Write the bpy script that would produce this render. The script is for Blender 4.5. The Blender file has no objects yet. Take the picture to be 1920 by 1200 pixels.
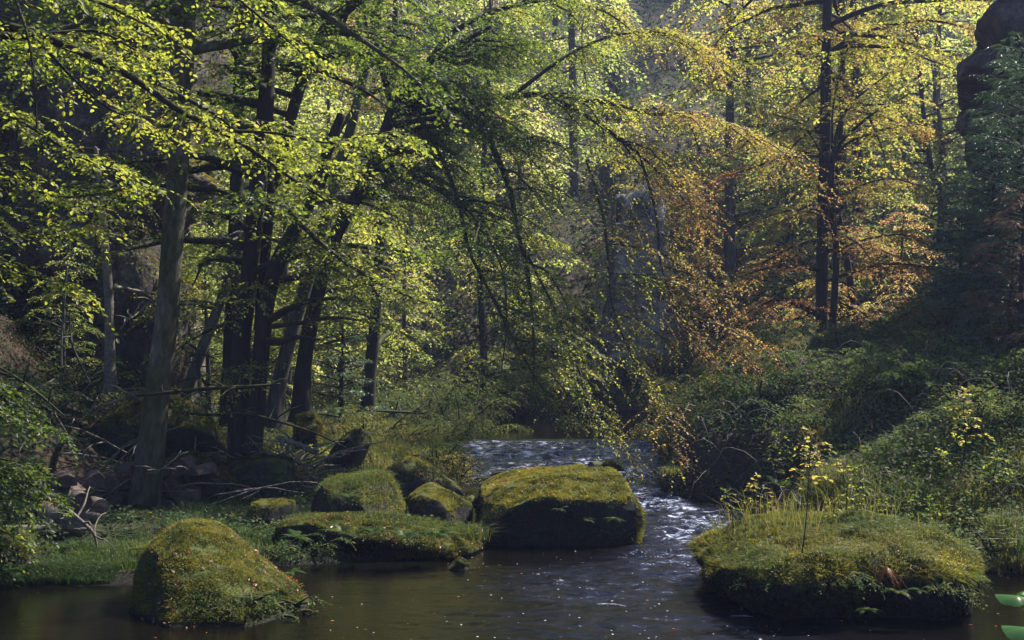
# Forest stream in a rocky gorge, backlit by an autumn sun.
# World units are metres. Camera at (0,0,3) looking along +Y, water surface at z = 0.
import bpy, math, random
import numpy as np
rng = np.random.RandomState(11)
random.seed(5)
F, CH = 2200.0, 3.0                 # focal length in pixels of the 1920 px wide photograph, eye height
SUN_AZ, SUN_EL = 54.0, 51.0         # degrees right of the view direction, degrees above the horizon
HAZE = 0.0008

def P(px, py, D):
    """point of the place seen at pixel px,py at distance D"""
    return np.array([(px - 960) / F * D, D, CH + (600 - py) / F * D])

C = bpy.context.scene.collection

# ------------------------------------------------------------------ noise
def _hash(ix, iy, iz, seed):
    h = (ix.astype(np.int64) * 374761393 + iy.astype(np.int64) * 668265263 + iz.astype(np.int64) * 2147483647 + seed * 974711) & 0xffffffff
    h = ((h ^ (h >> 13)) * 1274126177) & 0xffffffff
    h = ((h ^ (h >> 15)) * 2246822519) & 0xffffffff
    return ((h ^ (h >> 16)) & 0xffffff) / float(0xffffff)
def vnoise(p, seed=0):
    i = np.floor(p).astype(np.int64); f = p - i; f = f * f * (3 - 2 * f)
    r = 0
    for dx in (0, 1):
        wx = f[:, 0] if dx else 1 - f[:, 0]
        for dy in (0, 1):
            wy = f[:, 1] if dy else 1 - f[:, 1]
            for dz in (0, 1):
                wz = f[:, 2] if dz else 1 - f[:, 2]
                r = r + wx * wy * wz * _hash(i[:, 0] + dx, i[:, 1] + dy, i[:, 2] + dz, seed)
    return r * 2 - 1
def fbm(p, oct=4, seed=0, gain=0.5):
    p = np.asarray(p, float); a = 1.0; r = 0; t = 0
    for o in range(oct):
        r = r + a * vnoise(p * (2.03 ** o) + 17.3 * o, seed + o); t += a; a *= gain
    return r / t
def sm(x, a, b):
    t = np.clip((x - a) / (b - a), 0, 1); return t * t * (3 - 2 * t)
def nrm(v):
    return v / np.maximum(np.linalg.norm(v, axis=-1, keepdims=True), 1e-9)

# ------------------------------------------------------------------ mesh builder
class MB:
    def __init__(s): s.v = []; s.f = []; s.n = 0
    def add(s, v, f, tint=0.5, mat=0, smooth=False):
        v = np.asarray(v, np.float32).reshape(-1, 3); f = np.asarray(f, np.int64)
        tint = np.broadcast_to(np.asarray(tint, np.float32), (len(f),))
        s.v.append(v); s.f.append((f + s.n, tint, mat, smooth)); s.n += len(v)
        return s
    def arrays(s):
        return np.concatenate(s.v), s.f
    def build(s, name, mats, parent=None, **kw):
        V = np.concatenate(s.v); me = bpy.data.meshes.new(name)
        li, ls, lt, ti, mi, so = [], [], [], [], [], []; off = 0
        for f, t, m, smo in s.f:
            k = f.shape[1]; n = len(f)
            li.append(f.ravel()); ls.append(off + np.arange(n) * k); lt.append(np.full(n, k)); off += n * k
            ti.append(t); mi.append(np.full(n, m)); so.append(np.full(n, smo))
        li = np.concatenate(li).astype(np.int32); ls = np.concatenate(ls).astype(np.int32); lt = np.concatenate(lt).astype(np.int32)
        me.vertices.add(len(V)); me.vertices.foreach_set('co', V.ravel())
        me.loops.add(len(li)); me.loops.foreach_set('vertex_index', li)
        me.polygons.add(len(ls)); me.polygons.foreach_set('loop_start', ls); me.polygons.foreach_set('loop_total', lt)
        me.polygons.foreach_set('material_index', np.concatenate(mi).astype(np.int32))
        me.polygons.foreach_set('use_smooth', np.concatenate(so).astype(bool))
        a = me.attributes.new('tint', 'FLOAT', 'FACE'); a.data.foreach_set('value', np.concatenate(ti).astype(np.float32))
        if not isinstance(mats, (list, tuple)): mats = [mats]
        for m in mats: me.materials.append(m)
        me.update()
        o = bpy.data.objects.new(name, me); C.objects.link(o)
        if parent is not None: o.parent = parent
        return o

def tag(o, label=None, cat=None, group=None, kind=None):
    if label: o['label'] = label
    if cat: o['category'] = cat
    if group: o['group'] = group
    if kind: o['kind'] = kind
    return o
def empty(name, loc, label, cat, group=None):
    o = bpy.data.objects.new(name, None); C.objects.link(o); o.location = [float(c) for c in loc]; o.empty_display_size = .2
    return tag(o, label, cat, group)
def part(name, mb, mats, root, label=None):
    """a part built in world coordinates, parented to a thing's empty"""
    o = mb.build(name, mats, root)
    o.matrix_parent_inverse.identity()
    o.location = [-c for c in root.location]
    if label: o['label'] = label
    return o

# ------------------------------------------------------------------ materials
def mat(name):
    m = bpy.data.materials.new(name); m.use_nodes = True
    nt = m.node_tree; nt.nodes.clear()
    out = nt.nodes.new('ShaderNodeOutputMaterial')
    return m, nt, out
def N(nt, typ, **kw):
    n = nt.nodes.new(typ)
    for k, v in kw.items():
        if k in ('operation', 'blend_type', 'data_type', 'attribute_name', 'noise_dimensions', 'feature', 'distance'): setattr(n, k, v)
        else: n.inputs[k].default_value = v
    return n
def ramp(nt, stops, fac=None, interp='LINEAR'):
    r = nt.nodes.new('ShaderNodeValToRGB'); cr = r.color_ramp; cr.interpolation = interp
    while len(cr.elements) < len(stops): cr.elements.new(0.5)
    for e, (p, c) in zip(cr.elements, stops):
        e.position = p; e.color = (c[0], c[1], c[2], 1) if len(c) >= 3 else (c[0],) * 3 + (1,)
    if fac is not None: nt.links.new(fac, r.inputs[0])
    return r
def g(v): return (v, v, v)
def math_(nt, op, a, b=None):
    n = nt.nodes.new('ShaderNodeMath'); n.operation = op
    for i, x in enumerate((a, b)):
        if x is None: continue
        if isinstance(x, (int, float)): n.inputs[i].default_value = x
        else: nt.links.new(x, n.inputs[i])
    return n.outputs[0]

def leaf_mat(name, stops, trans=0.5, gloss=0.05, tstops=None, rough=.4):
    m, nt, out = mat(name); L = nt.links
    at = N(nt, 'ShaderNodeAttribute', attribute_name='tint')
    c1 = ramp(nt, stops, at.outputs['Fac'])
    c2 = ramp(nt, tstops or [(p, tuple(min(1, x * k) for x, k in zip(c, (2.5, 2.3, 1.3)))) for p, c in stops], at.outputs['Fac'])
    d = nt.nodes.new('ShaderNodeBsdfDiffuse'); t = nt.nodes.new('ShaderNodeBsdfTranslucent')
    L.new(c1.outputs[0], d.inputs[0]); L.new(c2.outputs[0], t.inputs[0])
    mx = nt.nodes.new('ShaderNodeMixShader'); mx.inputs[0].default_value = trans
    L.new(d.outputs[0], mx.inputs[1]); L.new(t.outputs[0], mx.inputs[2])
    gl = nt.nodes.new('ShaderNodeBsdfGlossy'); gl.inputs['Roughness'].default_value = rough
    m2 = nt.nodes.new('ShaderNodeMixShader'); m2.inputs[0].default_value = gloss
    L.new(mx.outputs[0], m2.inputs[1]); L.new(gl.outputs[0], m2.inputs[2])
    L.new(m2.outputs[0], out.inputs[0])
    return m

M = {}
# tint 0 deep green .. 0.5 yellow green .. 0.75 gold .. 1 rusty orange
M['leaf'] = leaf_mat('beech_leaf', [(0, (.020, .040, .008)), (.3, (.055, .075, .017)), (.55, (.12, .128, .022)), (.75, (.17, .115, .028)), (1, (.19, .065, .025))], .5, .035,
                     [(0, (.05, .12, .008)), (.3, (.17, .25, .022)), (.55, (.58, .62, .07)), (.75, (.62, .44, .11)), (1, (.52, .19, .06))], rough=.5)
M['farleaf'] = leaf_mat('hillside_leaf', [(0, (.03, .05, .015)), (.3, (.07, .09, .02)), (.55, (.14, .15, .03)), (.75, (.19, .13, .035)), (1, (.20, .07, .025))], .62, .02,
                        [(0, (.10, .18, .03)), (.3, (.28, .38, .06)), (.55, (.54, .58, .17)), (.75, (.62, .47, .17)), (1, (.54, .24, .10))], rough=.5)
M['shrub'] = leaf_mat('undergrowth_leaf', [(0, (.018, .038, .014)), (.4, (.05, .085, .03)), (.7, (.11, .135, .035)), (.9, (.13, .10, .03)), (1, (.16, .06, .03))], .35, .015, rough=.6)
M['moss'] = leaf_mat('moss_blades', [(0, (.010, .014, .004)), (.3, (.035, .038, .007)), (.55, (.095, .10, .014)), (.8, (.20, .185, .026)), (1, (.15, .085, .03))], .35, .02)
M['grass'] = leaf_mat('grass_blades', [(0, (.02, .045, .012)), (.45, (.055, .085, .018)), (.75, (.12, .12, .03)), (1, (.20, .14, .06))], .4, .03, rough=.5)
M['fern'] = leaf_mat('fern_frond', [(0, (.012, .032, .012)), (.6, (.035, .065, .02)), (1, (.11, .13, .03))], .4, .01)
M['rustfern'] = leaf_mat('withered_fern', [(0, (.10, .025, .012)), (1, (.22, .06, .02))], .35, .03)
M['needle'] = leaf_mat('spruce_needles', [(0, (.012, .032, .018)), (.6, (.03, .07, .035)), (1, (.07, .12, .05))], .2, .06)
M['browntwig'] = leaf_mat('dry_needles', [(0, (.04, .026, .02)), (1, (.12, .07, .045))], .2, .03)
M['litter'] = leaf_mat('fallen_leaves', [(0, (.07, .03, .02)), (.5, (.22, .06, .025)), (.8, (.35, .12, .05)), (1, (.42, .30, .18))], .2, .05)
M['bigleaf'] = leaf_mat('broad_leaf', [(0, (.05, .13, .02)), (.5, (.05, .16, .015)), (1, (.035, .055, .042))], .25, .04, None, .3)

def surf_mat(name, cols, scale, moss=None, rough=.85, bump=.5, zs=1.0, streak=None, bdist=.02, mosslo=.35, mosshi=.7, spec=.3):
    """rock, bark and earth: two noises of colour, moss where the surface faces up, bump"""
    m, nt, out = mat(name); L = nt.links
    b = nt.nodes.new('ShaderNodeBsdfPrincipled'); L.new(b.outputs[0], out.inputs[0])
    geo = nt.nodes.new('ShaderNodeNewGeometry')
    mp = nt.nodes.new('ShaderNodeMapping'); mp.inputs['Scale'].default_value = (1, 1, zs); L.new(geo.outputs['Position'], mp.inputs[0])
    n1 = N(nt, 'ShaderNodeTexNoise', Scale=scale, Detail=8.0, Roughness=.65); L.new(mp.outputs[0], n1.inputs['Vector'])
    r1 = ramp(nt, cols, n1.outputs[0]); col = r1.outputs[0]
    n2 = N(nt, 'ShaderNodeTexNoise', Scale=scale * 5.3, Detail=6.0, Roughness=.7); L.new(mp.outputs[0], n2.inputs['Vector'])
    r2 = ramp(nt, [(.32, g(.35)), (.68, g(1.4))], n2.outputs[0])
    mu = N(nt, 'ShaderNodeMix', data_type='RGBA', blend_type='MULTIPLY'); mu.inputs[0].default_value = 1
    L.new(col, mu.inputs[6]); L.new(r2.outputs[0], mu.inputs[7]); col = mu.outputs[2]
    if moss:
        sx = nt.nodes.new('ShaderNodeSeparateXYZ'); L.new(geo.outputs['Normal'], sx.inputs[0])
        n3 = N(nt, 'ShaderNodeTexNoise', Scale=scale * 1.4, Detail=5.0); L.new(geo.outputs['Position'], n3.inputs['Vector'])
        s = math_(nt, 'ADD', sx.outputs[2], math_(nt, 'MULTIPLY', math_(nt, 'SUBTRACT', n3.outputs[0], .5), 1.6))
        rr = ramp(nt, [(mosslo, g(0)), (mosshi, g(1))], s)
        mm = N(nt, 'ShaderNodeMix', data_type='RGBA'); L.new(rr.outputs[0], mm.inputs[0]); L.new(col, mm.inputs[6])
        mc = ramp(nt, [(.3, moss[0]), (.7, moss[1])], n2.outputs[0]); L.new(mc.outputs[0], mm.inputs[7]); col = mm.outputs[2]
    if moss and name != 'dark_wet_bark':  # the wet band just above the stream is stained dark
        sz = nt.nodes.new('ShaderNodeSeparateXYZ'); L.new(geo.outputs['Position'], sz.inputs[0])
        wr = ramp(nt, [(.02, g(.18)), (.16, g(1))], math_(nt, 'ADD', sz.outputs[2], math_(nt, 'MULTIPLY', math_(nt, 'SUBTRACT', n2.outputs[0], .5), .12)))
        wm = N(nt, 'ShaderNodeMix', data_type='RGBA', blend_type='MULTIPLY'); wm.inputs[0].default_value = 1; L.new(col, wm.inputs[6]); L.new(wr.outputs[0], wm.inputs[7]); col = wm.outputs[2]
    L.new(col, b.inputs['Base Color']); b.inputs['Roughness'].default_value = rough; b.inputs['Specular IOR Level'].default_value = spec
    ad = math_(nt, 'ADD', n1.outputs[0], math_(nt, 'MULTIPLY', n2.outputs[0], .5))
    bp = N(nt, 'ShaderNodeBump', Strength=bump, Distance=bdist); L.new(ad, bp.inputs['Height']); L.new(bp.outputs[0], b.inputs['Normal'])
    return m
MOSS = ((.022, .032, .006), (.075, .085, .014))
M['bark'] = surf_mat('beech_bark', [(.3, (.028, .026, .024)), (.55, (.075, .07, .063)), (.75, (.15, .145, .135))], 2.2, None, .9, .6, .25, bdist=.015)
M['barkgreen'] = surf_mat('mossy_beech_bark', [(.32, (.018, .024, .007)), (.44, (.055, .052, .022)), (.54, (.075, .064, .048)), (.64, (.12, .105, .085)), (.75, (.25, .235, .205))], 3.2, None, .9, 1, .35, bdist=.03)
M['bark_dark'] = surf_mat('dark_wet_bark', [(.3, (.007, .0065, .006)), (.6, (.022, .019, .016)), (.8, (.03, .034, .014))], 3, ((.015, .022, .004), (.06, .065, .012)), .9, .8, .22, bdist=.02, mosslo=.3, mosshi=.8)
M['dead'] = surf_mat('dead_wood', [(.3, (.07, .058, .05)), (.7, (.20, .17, .15))], 6, None, .8, .5, .5, bdist=.01)
M['cutwood'] = surf_mat('split_wood', [(.3, (.04, .028, .025)), (.7, (.13, .085, .075))], 7, None, .8, .5, 1, bdist=.01)
M['rock'] = surf_mat('sandstone', [(.3, (.010, .010, .011)), (.6, (.026, .025, .025)), (.8, (.05, .048, .044))], 2.4, MOSS, .9, .9, 1, bdist=.04)
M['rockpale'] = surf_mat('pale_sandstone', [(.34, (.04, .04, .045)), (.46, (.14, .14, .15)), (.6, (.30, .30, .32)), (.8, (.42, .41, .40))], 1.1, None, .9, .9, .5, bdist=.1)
M['cliff'] = surf_mat('dark_cliff_sandstone', [(.3, (.018, .016, .016)), (.5, (.06, .05, .047)), (.75, (.20, .17, .15))], 1.6, ((.012, .018, .007), (.035, .036, .014)), .95, 1, .9, bdist=.12, mosslo=.5, mosshi=.9)
M['earth'] = surf_mat('forest_floor', [(.3, (.012, .009, .006)), (.5, (.028, .018, .012)), (.75, (.055, .034, .02))], 1.1, ((.010, .014, .005), (.028, .032, .010)), .95, .8, 1, bdist=.06, mosslo=.75, mosshi=1.2)

# ------------------------------------------------------------------ leaves on sprays
LEAF6 = (np.array([[0, 0, 0], [.32, .29, .05], [.74, .22, .02], [1, 0, -.07], [.74, -.22, .02], [.32, -.29, .05]]), [[0, 1, 2, 3], [0, 3, 4, 5]])
LEAF4 = (np.array([[0, 0, 0], [.45, .33, .03], [1, 0, -.05], [.45, -.33, .03]]), [[0, 1, 2, 3]])
NEEDLE = (np.array([[0, -.07, 0], [0, .07, 0], [.7, .055, -.03], [1, 0, -.08], [.7, -.055, -.03]]), [[0, 1, 2, 3, 4][::-1]])
OVAL = (np.array([[0, 0, 0], [.2, .3, .03], [.55, .38, .04], [.85, .2, 0], [1, 0, -.06], [.85, -.2, 0], [.55, -.38, .04], [.2, -.3, .03]]), [[0, 1, 2, 3, 4], [0, 4, 5, 6, 7]])

def put_leaves(mb, pos, u, n, size, tint, tmpl=LEAF4, mat=1):
    """one leaf per row: pos, direction u, upper side n"""
    V, Fc = tmpl
    u = nrm(u); v = nrm(np.cross(n, u)); w = np.cross(u, v)
    size = np.broadcast_to(np.asarray(size, float), (len(pos),))
    W = pos[:, None, :] + size[:, None, None] * (V[None, :, 0:1] * u[:, None] + V[None, :, 1:2] * v[:, None] + V[None, :, 2:3] * w[:, None])
    k = len(V); Fa = np.array(Fc)
    f = (np.arange(len(pos)) * k)[:, None, None] + Fa[None]
    mb.add(W.reshape(-1, 3), f.reshape(-1, Fa.shape[1]), np.repeat(np.broadcast_to(tint, (len(pos),)), len(Fc)), mat)

def tubes(mb, paths, rad, sides=4, mat=0, tint=.5, smooth=True):
    """paths (N,K,3) with radii (N,K)"""
    paths = np.asarray(paths, float); rad = np.asarray(rad, float); n, k, _ = paths.shape
    t = np.empty_like(paths); t[:, 1:-1] = paths[:, 2:] - paths[:, :-2]; t[:, 0] = paths[:, 1] - paths[:, 0]; t[:, -1] = paths[:, -1] - paths[:, -2]
    t = nrm(t); ref = np.where(np.abs(nrm((paths[:, -1] - paths[:, 0]))[:, None, 2:3]) > .8, np.array([1., 0, 0]), np.array([0, 0, 1.]))
    a = nrm(np.cross(t, np.broadcast_to(ref, t.shape))); b = np.cross(t, a)
    th = np.arange(sides) / sides * 2 * math.pi
    W = paths[:, :, None] + rad[:, :, None, None] * (np.cos(th)[None, None, :, None] * a[:, :, None] + np.sin(th)[None, None, :, None] * b[:, :, None])
    i = np.arange(k - 1)[:, None] * sides; j = np.arange(sides)[None]; jn = (j + 1) % sides
    q = np.stack([i + j, i + jn, i + sides + jn, i + sides + j], -1).reshape(-1, 4)
    f = (np.arange(n) * k * sides)[:, None, None] + q[None]
    mb.add(W.reshape(-1, 3), f.reshape(-1, 4), tint, mat, smooth)

def curve(pts, n=24):
    """Catmull-Rom through rows of any width"""
    p = np.asarray(pts, float); p = np.vstack([2 * p[0] - p[1], p, 2 * p[-1] - p[-2]])
    u = np.linspace(0, len(p) - 3 - 1e-6, n); i = u.astype(int); t = (u - i)[:, None]
    a, b, c, d = p[i], p[i + 1], p[i + 2], p[i + 3]
    return .5 * (2 * b + (c - a) * t + (2 * a - 5 * b + 4 * c - d) * t ** 2 + (3 * b - a - 3 * c + d) * t ** 3)

def trunk_tube(mb, path, sides=18, n=60, lump=.10, mat=0, seed=0, flare=0.0):
    """path rows x,y,z,r ; an uneven trunk with shallow flutes"""
    c = curve(path, n); p = c[:, :3]; r = np.maximum(c[:, 3], .004)
    t = np.gradient(p, axis=0); t = nrm(t); ref = np.array([1., 0, 0]) if abs(t[:, 2]).mean() > .6 else np.array([0, 0, 1.])
    a = nrm(np.cross(t, ref)); b = np.cross(t, a)
    th = np.arange(sides) / sides * 2 * math.pi
    d = np.cos(th)[None, :, None] * a[:, None] + np.sin(th)[None, :, None] * b[:, None]
    base = p[:, None] + d * r[:, None, None]
    q = base.reshape(-1, 3) / max(r.max(), .05) * np.array([.9, .9, .35])
    nn = fbm(q, 3, seed).reshape(n, sides)
    s = np.arange(n) / (n - 1)
    if flare: # root buttresses at the foot
        fl = np.exp(-s * n * 0.22) * flare
        nn2 = .6 * np.cos(th * 5 + seed)[None] + .4 * np.cos(th * 3 + 1 + seed)[None]
        rr = r[:, None] * (1 + lump * nn + fl[:, None] * (0.55 + .45 * nn2))
    else: rr = r[:, None] * (1 + lump * nn)
    W = p[:, None] + d * rr[:, :, None]
    i = np.arange(n - 1)[:, None] * sides; j = np.arange(sides)[None]; jn = (j + 1) % sides
    f = np.stack([i + j, i + jn, i + sides + jn, i + sides + j], -1).reshape(-1, 4)
    V = np.vstack([W.reshape(-1, 3), p[-1:] + t[-1:] * r[-1] * .5, p[:1]])
    mb.add(V, f, .5, mat, True)
    top = (n - 1) * sides
    mb.v.append(np.zeros((0, 3), np.float32))
    base_i = mb.n - len(V)
    mb.f.append((np.stack([top + j[0], top + jn[0], np.full(sides, n * sides)], -1) + base_i, np.full(sides, .5, np.float32), mat, True))

def limb(o, az, el, L, r, sag=.5, wig=.12, k=8, rs=rng, up=0.0):
    """a wandering branch, rows x,y,z,r; az in radians from +x, el elevation at the start"""
    pts = [np.append(o, r)]; p = np.array(o, float)
    for i in range(1, k):
        el -= sag / k; az += rs.randn() * wig; e = el + rs.randn() * wig * .6
        p = p + L / (k - 1) * np.array([math.cos(az) * math.cos(e), math.sin(az) * math.cos(e), math.sin(e)])
        pts.append(np.append(p, r * (1 - i / (k - 1)) ** .8 + .006))
    return np.array(pts)

def foliate(mb, limbs, spacing=.25, sub=(.5, 1.3), ns=7, spray=.35, nl=9, leaf=.07, droop=.25, start=.2, tint=(.3, .1), tmpl=LEAF4,
            flat=.30, hang=.0, rs=None, twr=.006, grad=0, tx=0, x0=0, sprdroop=.3, matl=1, matt=0, tn=.25, twigs=True, upt=.15):
    """side shoots along each limb, leafy sprays along each shoot; everything numpy"""
    rs = rs or rng; O = []; Dn = []; Ls = []; SS = []
    for lb in limbs:
        c = curve(lb, 40)[:, :3]; seg = np.linalg.norm(np.diff(c, axis=0), axis=1); s = np.concatenate([[0], np.cumsum(seg)]); L = s[-1]
        ts = np.arange(start * L, L, spacing); ts = ts + rs.uniform(-.4, .4, len(ts)) * spacing; ts = np.clip(ts, 0, L - 1e-4); ts = np.append(ts, L - 1e-4)
        pos = np.stack([np.interp(ts, s, c[:, i]) for i in range(3)], -1)
        tg = nrm(np.stack([np.interp(np.minimum(ts + .1, L), s, c[:, i]) - np.interp(ts - .1, s, c[:, i]) for i in range(3)], -1))
        th = tg.copy(); th[:, 2] *= .4; th = nrm(th + 1e-6)
        side = np.where(np.arange(len(ts)) % 2, 1, -1)[:, None]
        pp = nrm(np.cross(th, [0, 0, 1.])) * side
        fr = ts / L
        d = th * rs.uniform(.35, .9, (len(ts), 1)) + pp * rs.uniform(.6, 1.1, (len(ts), 1)); d[:, 2] += rs.uniform(-.25, .25, len(ts)) + upt - hang
        d[-1] = tg[-1]
        O.append(pos); Dn.append(nrm(d)); Ls.append(rs.uniform(*sub, len(ts)) * (1.15 - .7 * fr))
    O = np.concatenate(O); d = np.concatenate(Dn); Ls = np.concatenate(Ls); m = len(O)
    T = np.linspace(0, 1, 5)
    bend = rs.randn(m, 3) * .12; bend[:, 2] = -droop
    path = O[:, None] + d[:, None] * (Ls[:, None] * T)[..., None] + bend[:, None] * (Ls[:, None] * T ** 2)[..., None]
    if twigs: tubes(mb, path, (twr * (1.15 - T))[None] * (Ls / max(sub))[:, None] + .0015, 3, matt)
    tj = np.linspace(.12, 1, ns)
    sp = O[:, None] + d[:, None] * (Ls[:, None] * tj)[..., None] + bend[:, None] * (Ls[:, None] * tj ** 2)[..., None]
    tg = nrm(d[:, None] + 2 * bend[:, None] * tj[None, :, None])
    sd = np.where(np.arange(ns) % 2, 1, -1)[None, :, None] * np.ones((m, ns, 1)); sd[:, -1] *= .05
    thz = tg.copy(); thz[..., 2] = 0; pp = nrm(np.cross(nrm(thz + 1e-6), [0, 0, 1.]))
    sdir = nrm(tg * .65 + pp * sd * .8 + rs.randn(m, ns, 3) * .12 + np.array([0, 0, -.10 - hang]))
    sp = sp.reshape(-1, 3); sdir = sdir.reshape(-1, 3); M_ = len(sp)
    sl = spray * rs.uniform(.5, 1.15, M_)
    nn = nrm(np.array([0, 0, 1.]) + rs.randn(M_, 3) * flat); pv = nrm(np.cross(nn, sdir))
    if twigs: 
        ta = np.linspace(0, 1, 3)
        tubes(mb, sp[:, None] + sdir[:, None] * (sl[:, None] * ta)[..., None] + np.array([0, 0, -1.]) * (sprdroop * sl[:, None] * ta ** 2)[..., None], np.array([.0028, .002, .001])[None] * np.ones((M_, 1)) * (leaf / .07), 3, matt)
    q = (np.arange(nl) + .5) / nl
    sd = np.where(np.arange(nl) % 2, 1., -1.); sd[-1] = 0
    lp = sp[:, None] + sdir[:, None] * (sl[:, None] * q)[..., None] + np.array([0, 0, -1.]) * (sprdroop * sl[:, None] * q ** 2)[..., None]
    ld = sdir[:, None] * .62 + pv[:, None] * sd[None, :, None] * .85 + rs.randn(M_, nl, 3) * .22 + np.array([0, 0, -.12 - hang * .5])
    ln = nn[:, None] + rs.randn(M_, nl, 3) * .5
    lp = lp.reshape(-1, 3)
    tt = tint[0] + tint[1] * (rs.randn(len(lp)) * .6 + 1.2 * fbm(lp * .9, 2, 77)) + tn * np.maximum(0, rs.rand(len(lp)) - .93) * 12 * .5
    if tx: tt = tt + np.clip(tx * (lp[:, 0] - x0), -.3, .35)
    if grad: tt = tt + grad * fbm(lp * .25 + 5, 2, 99)
    put_leaves(mb, lp, ld.reshape(-1, 3), ln.reshape(-1, 3), leaf * rs.uniform(.5, 1.28, len(lp)), np.clip(tt, 0, 1), tmpl, matl)
    return len(lp)

# ------------------------------------------------------------------ blades: grass, moss, fern
def blades(mb, base, up, length, width, bend=.5, tint=.5, mat=0, rs=rng, seg=2):
    n = len(base); L = np.broadcast_to(length, (n,)) * rs.uniform(.55, 1.2, n); w = np.broadcast_to(width, (n,))
    a = rs.uniform(0, 2 * math.pi, n); h = np.stack([np.cos(a), np.sin(a), np.zeros(n)], -1)
    side = nrm(np.cross(up, h) + 1e-6); lean = h * bend * rs.uniform(.2, 1.3, n)[:, None]
    p0 = base; p1 = base + (up * .55 + lean * .25) * L[:, None]; p2 = base + (up * .85 + lean * 1.0 - np.array([0, 0, .25]) * bend) * L[:, None]
    s = side * (w / 2)[:, None]
    V = np.stack([p0 - s, p0 + s, p1 - s * .8, p1 + s * .8, p2], 1)
    o = (np.arange(n) * 5)[:, None]
    mb.add(V.reshape(-1, 3), o + np.array([[0, 1, 3, 2]]), tint, mat)
    f = (np.arange(n) * 5)[:, None] + np.array([[2, 3, 4]]) + (mb.n - n * 5)
    mb.f.append((f, np.broadcast_to(np.asarray(tint, np.float32), (n,)), mat, False)); 

def frond(mb, base, az, el, L, w, rs, tint, mat=0, droop=1.0, pairs=16):
    t = np.linspace(0, 1, 8); h = np.array([math.cos(az), math.sin(az), 0])
    def pos(t):
        t = np.asarray(t)[:, None]
        return base + L * (h * (t * math.cos(el) + .15 * t * t) + np.array([0, 0, 1.]) * (t * math.sin(el) - droop * .55 * t ** 2))
    tubes(mb, pos(t)[None], (.004 * (1.1 - t))[None] * L * 1.6, 3, mat, tint)
    q = np.linspace(.16, .98, pairs); c = pos(q); tg = nrm(pos(q + .02) - c); sd = nrm(np.cross(tg, [0, 0, 1.]))
    prof = w * np.sin(np.clip(q * 1.05, 0, 1) ** .75 * math.pi) ** .8 * (1.15 - .45 * q) + .01
    V = np.array([[0, -.10, 0], [.35, -.12, .03], [1, 0, -.08], [.35, .12, .03], [0, .10, 0]])
    for s in (-1, 1):
        u = nrm(sd * s + tg * .45 + np.array([0, 0, -.15]) + rs.randn(pairs, 3) * .06)
        wv = nrm(np.cross(np.cross(u, tg), u)) ; nn = nrm(np.cross(tg, sd) + 0); nn *= np.sign(nn[:, 2:3] + 1e-6)
        put_leaves(mb, c, u, nn, prof, np.clip(tint + rs.randn(pairs) * .08, 0, 1), (V, [[0, 1, 2, 3, 4]]), mat)
def fern(base, label, size=.5, n=8, seed=0, mat='fern', tint=.5, group='ferns on the rocks and banks', name='fern', az=None, spread=2 * math.pi, droop=1.0, el=(.5, 1.0), wd=.19):
    rs = np.random.RandomState(seed + 500); mb = MB()
    for i in range(n):
        a = (i / n * spread + rs.uniform(-.25, .25)) if az is None else az + (i / max(1, n - 1) - .5) * spread + rs.uniform(-.1, .1)
        frond(mb, np.zeros(3), a, rs.uniform(*el), size * rs.uniform(.75, 1.15), size * wd, rs, np.clip(tint + rs.randn() * .15, 0, 1), 0, droop * rs.uniform(.8, 1.3))
    o = mb.build(name, M[mat]); o.location = [float(c) for c in base]
    return tag(o, label, 'fern', group)

def tri_arrays(mb):
    V = np.concatenate(mb.v); T = []
    for f, *_ in mb.f:
        for k in range(1, f.shape[1] - 1): T.append(f[:, [0, k, k + 1]])
    return V, np.concatenate(T)
def sample(V, T, n, w=None, rs=rng):
    a, b, c = V[T[:, 0]], V[T[:, 1]], V[T[:, 2]]; cr = np.cross(b - a, c - a); ar = np.linalg.norm(cr, axis=1); nr = cr / np.maximum(ar, 1e-12)[:, None]
    ww = ar if w is None else ar * w((a + b + c) / 3, nr)
    ww = np.maximum(ww, 0); cs = np.cumsum(ww); i = np.searchsorted(cs, rs.rand(n) * cs[-1]); i = np.minimum(i, len(T) - 1)
    u, v = rs.rand(n, 1), rs.rand(n, 1); fl = (u + v) > 1; u = np.where(fl, 1 - u, u); v = np.where(fl, 1 - v, v)
    return a[i] + u * (b[i] - a[i]) + v * (c[i] - a[i]), nr[i]
# ================================================================== TERRAIN
RIV = np.array([(-30, 12.6), (-9, 12.8), (-5.7, 13.1), (-4.2, 13.3), (-3.7, 14.1), (-2.4, 14.4), (-1.3, 14.7), (-.4, 15.6), (-.6, 17.6), (-.9, 20), (-.85, 23.5), (-1.0, 27.5),
                (-1.6, 31), (-1.4, 35.2), (2, 36.4), (5, 37), (12, 38), (13, 35), (6.5, 33.2), (4.4, 31), (3.3, 28), (2.95, 25.5), (2.9, 23), (2.45, 20.2), (2.7, 19.5), (3.7, 19.2), (3.95, 17.5), (3.6, 16.2), (4.4, 15.2), (5.3, 14.2), (6.2, 13.5), (9, 12.8), (30, 12),
                (30, 8.6), (-30, 8.6)])
def river_sd(x, y):
    """signed distance to the river's edge, positive on land"""
    d = np.full(x.shape, 1e9); ins = np.zeros(x.shape, bool); n = len(RIV)
    for i in range(n):
        ax, ay = RIV[i]; bx, by = RIV[(i + 1) % n]; ex, ey = bx - ax, by - ay
        t = np.clip(((x - ax) * ex + (y - ay) * ey) / (ex * ex + ey * ey), 0, 1)
        d = np.minimum(d, np.hypot(x - ax - t * ex, y - ay - t * ey))
        c = ((ay > y) != (by > y)) & (x < (bx - ax) * (y - ay) / (by - ay + 1e-12) + ax); ins ^= c
    return np.where(ins, -d, d)
def relu(v): return np.maximum(v, 0)
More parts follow.
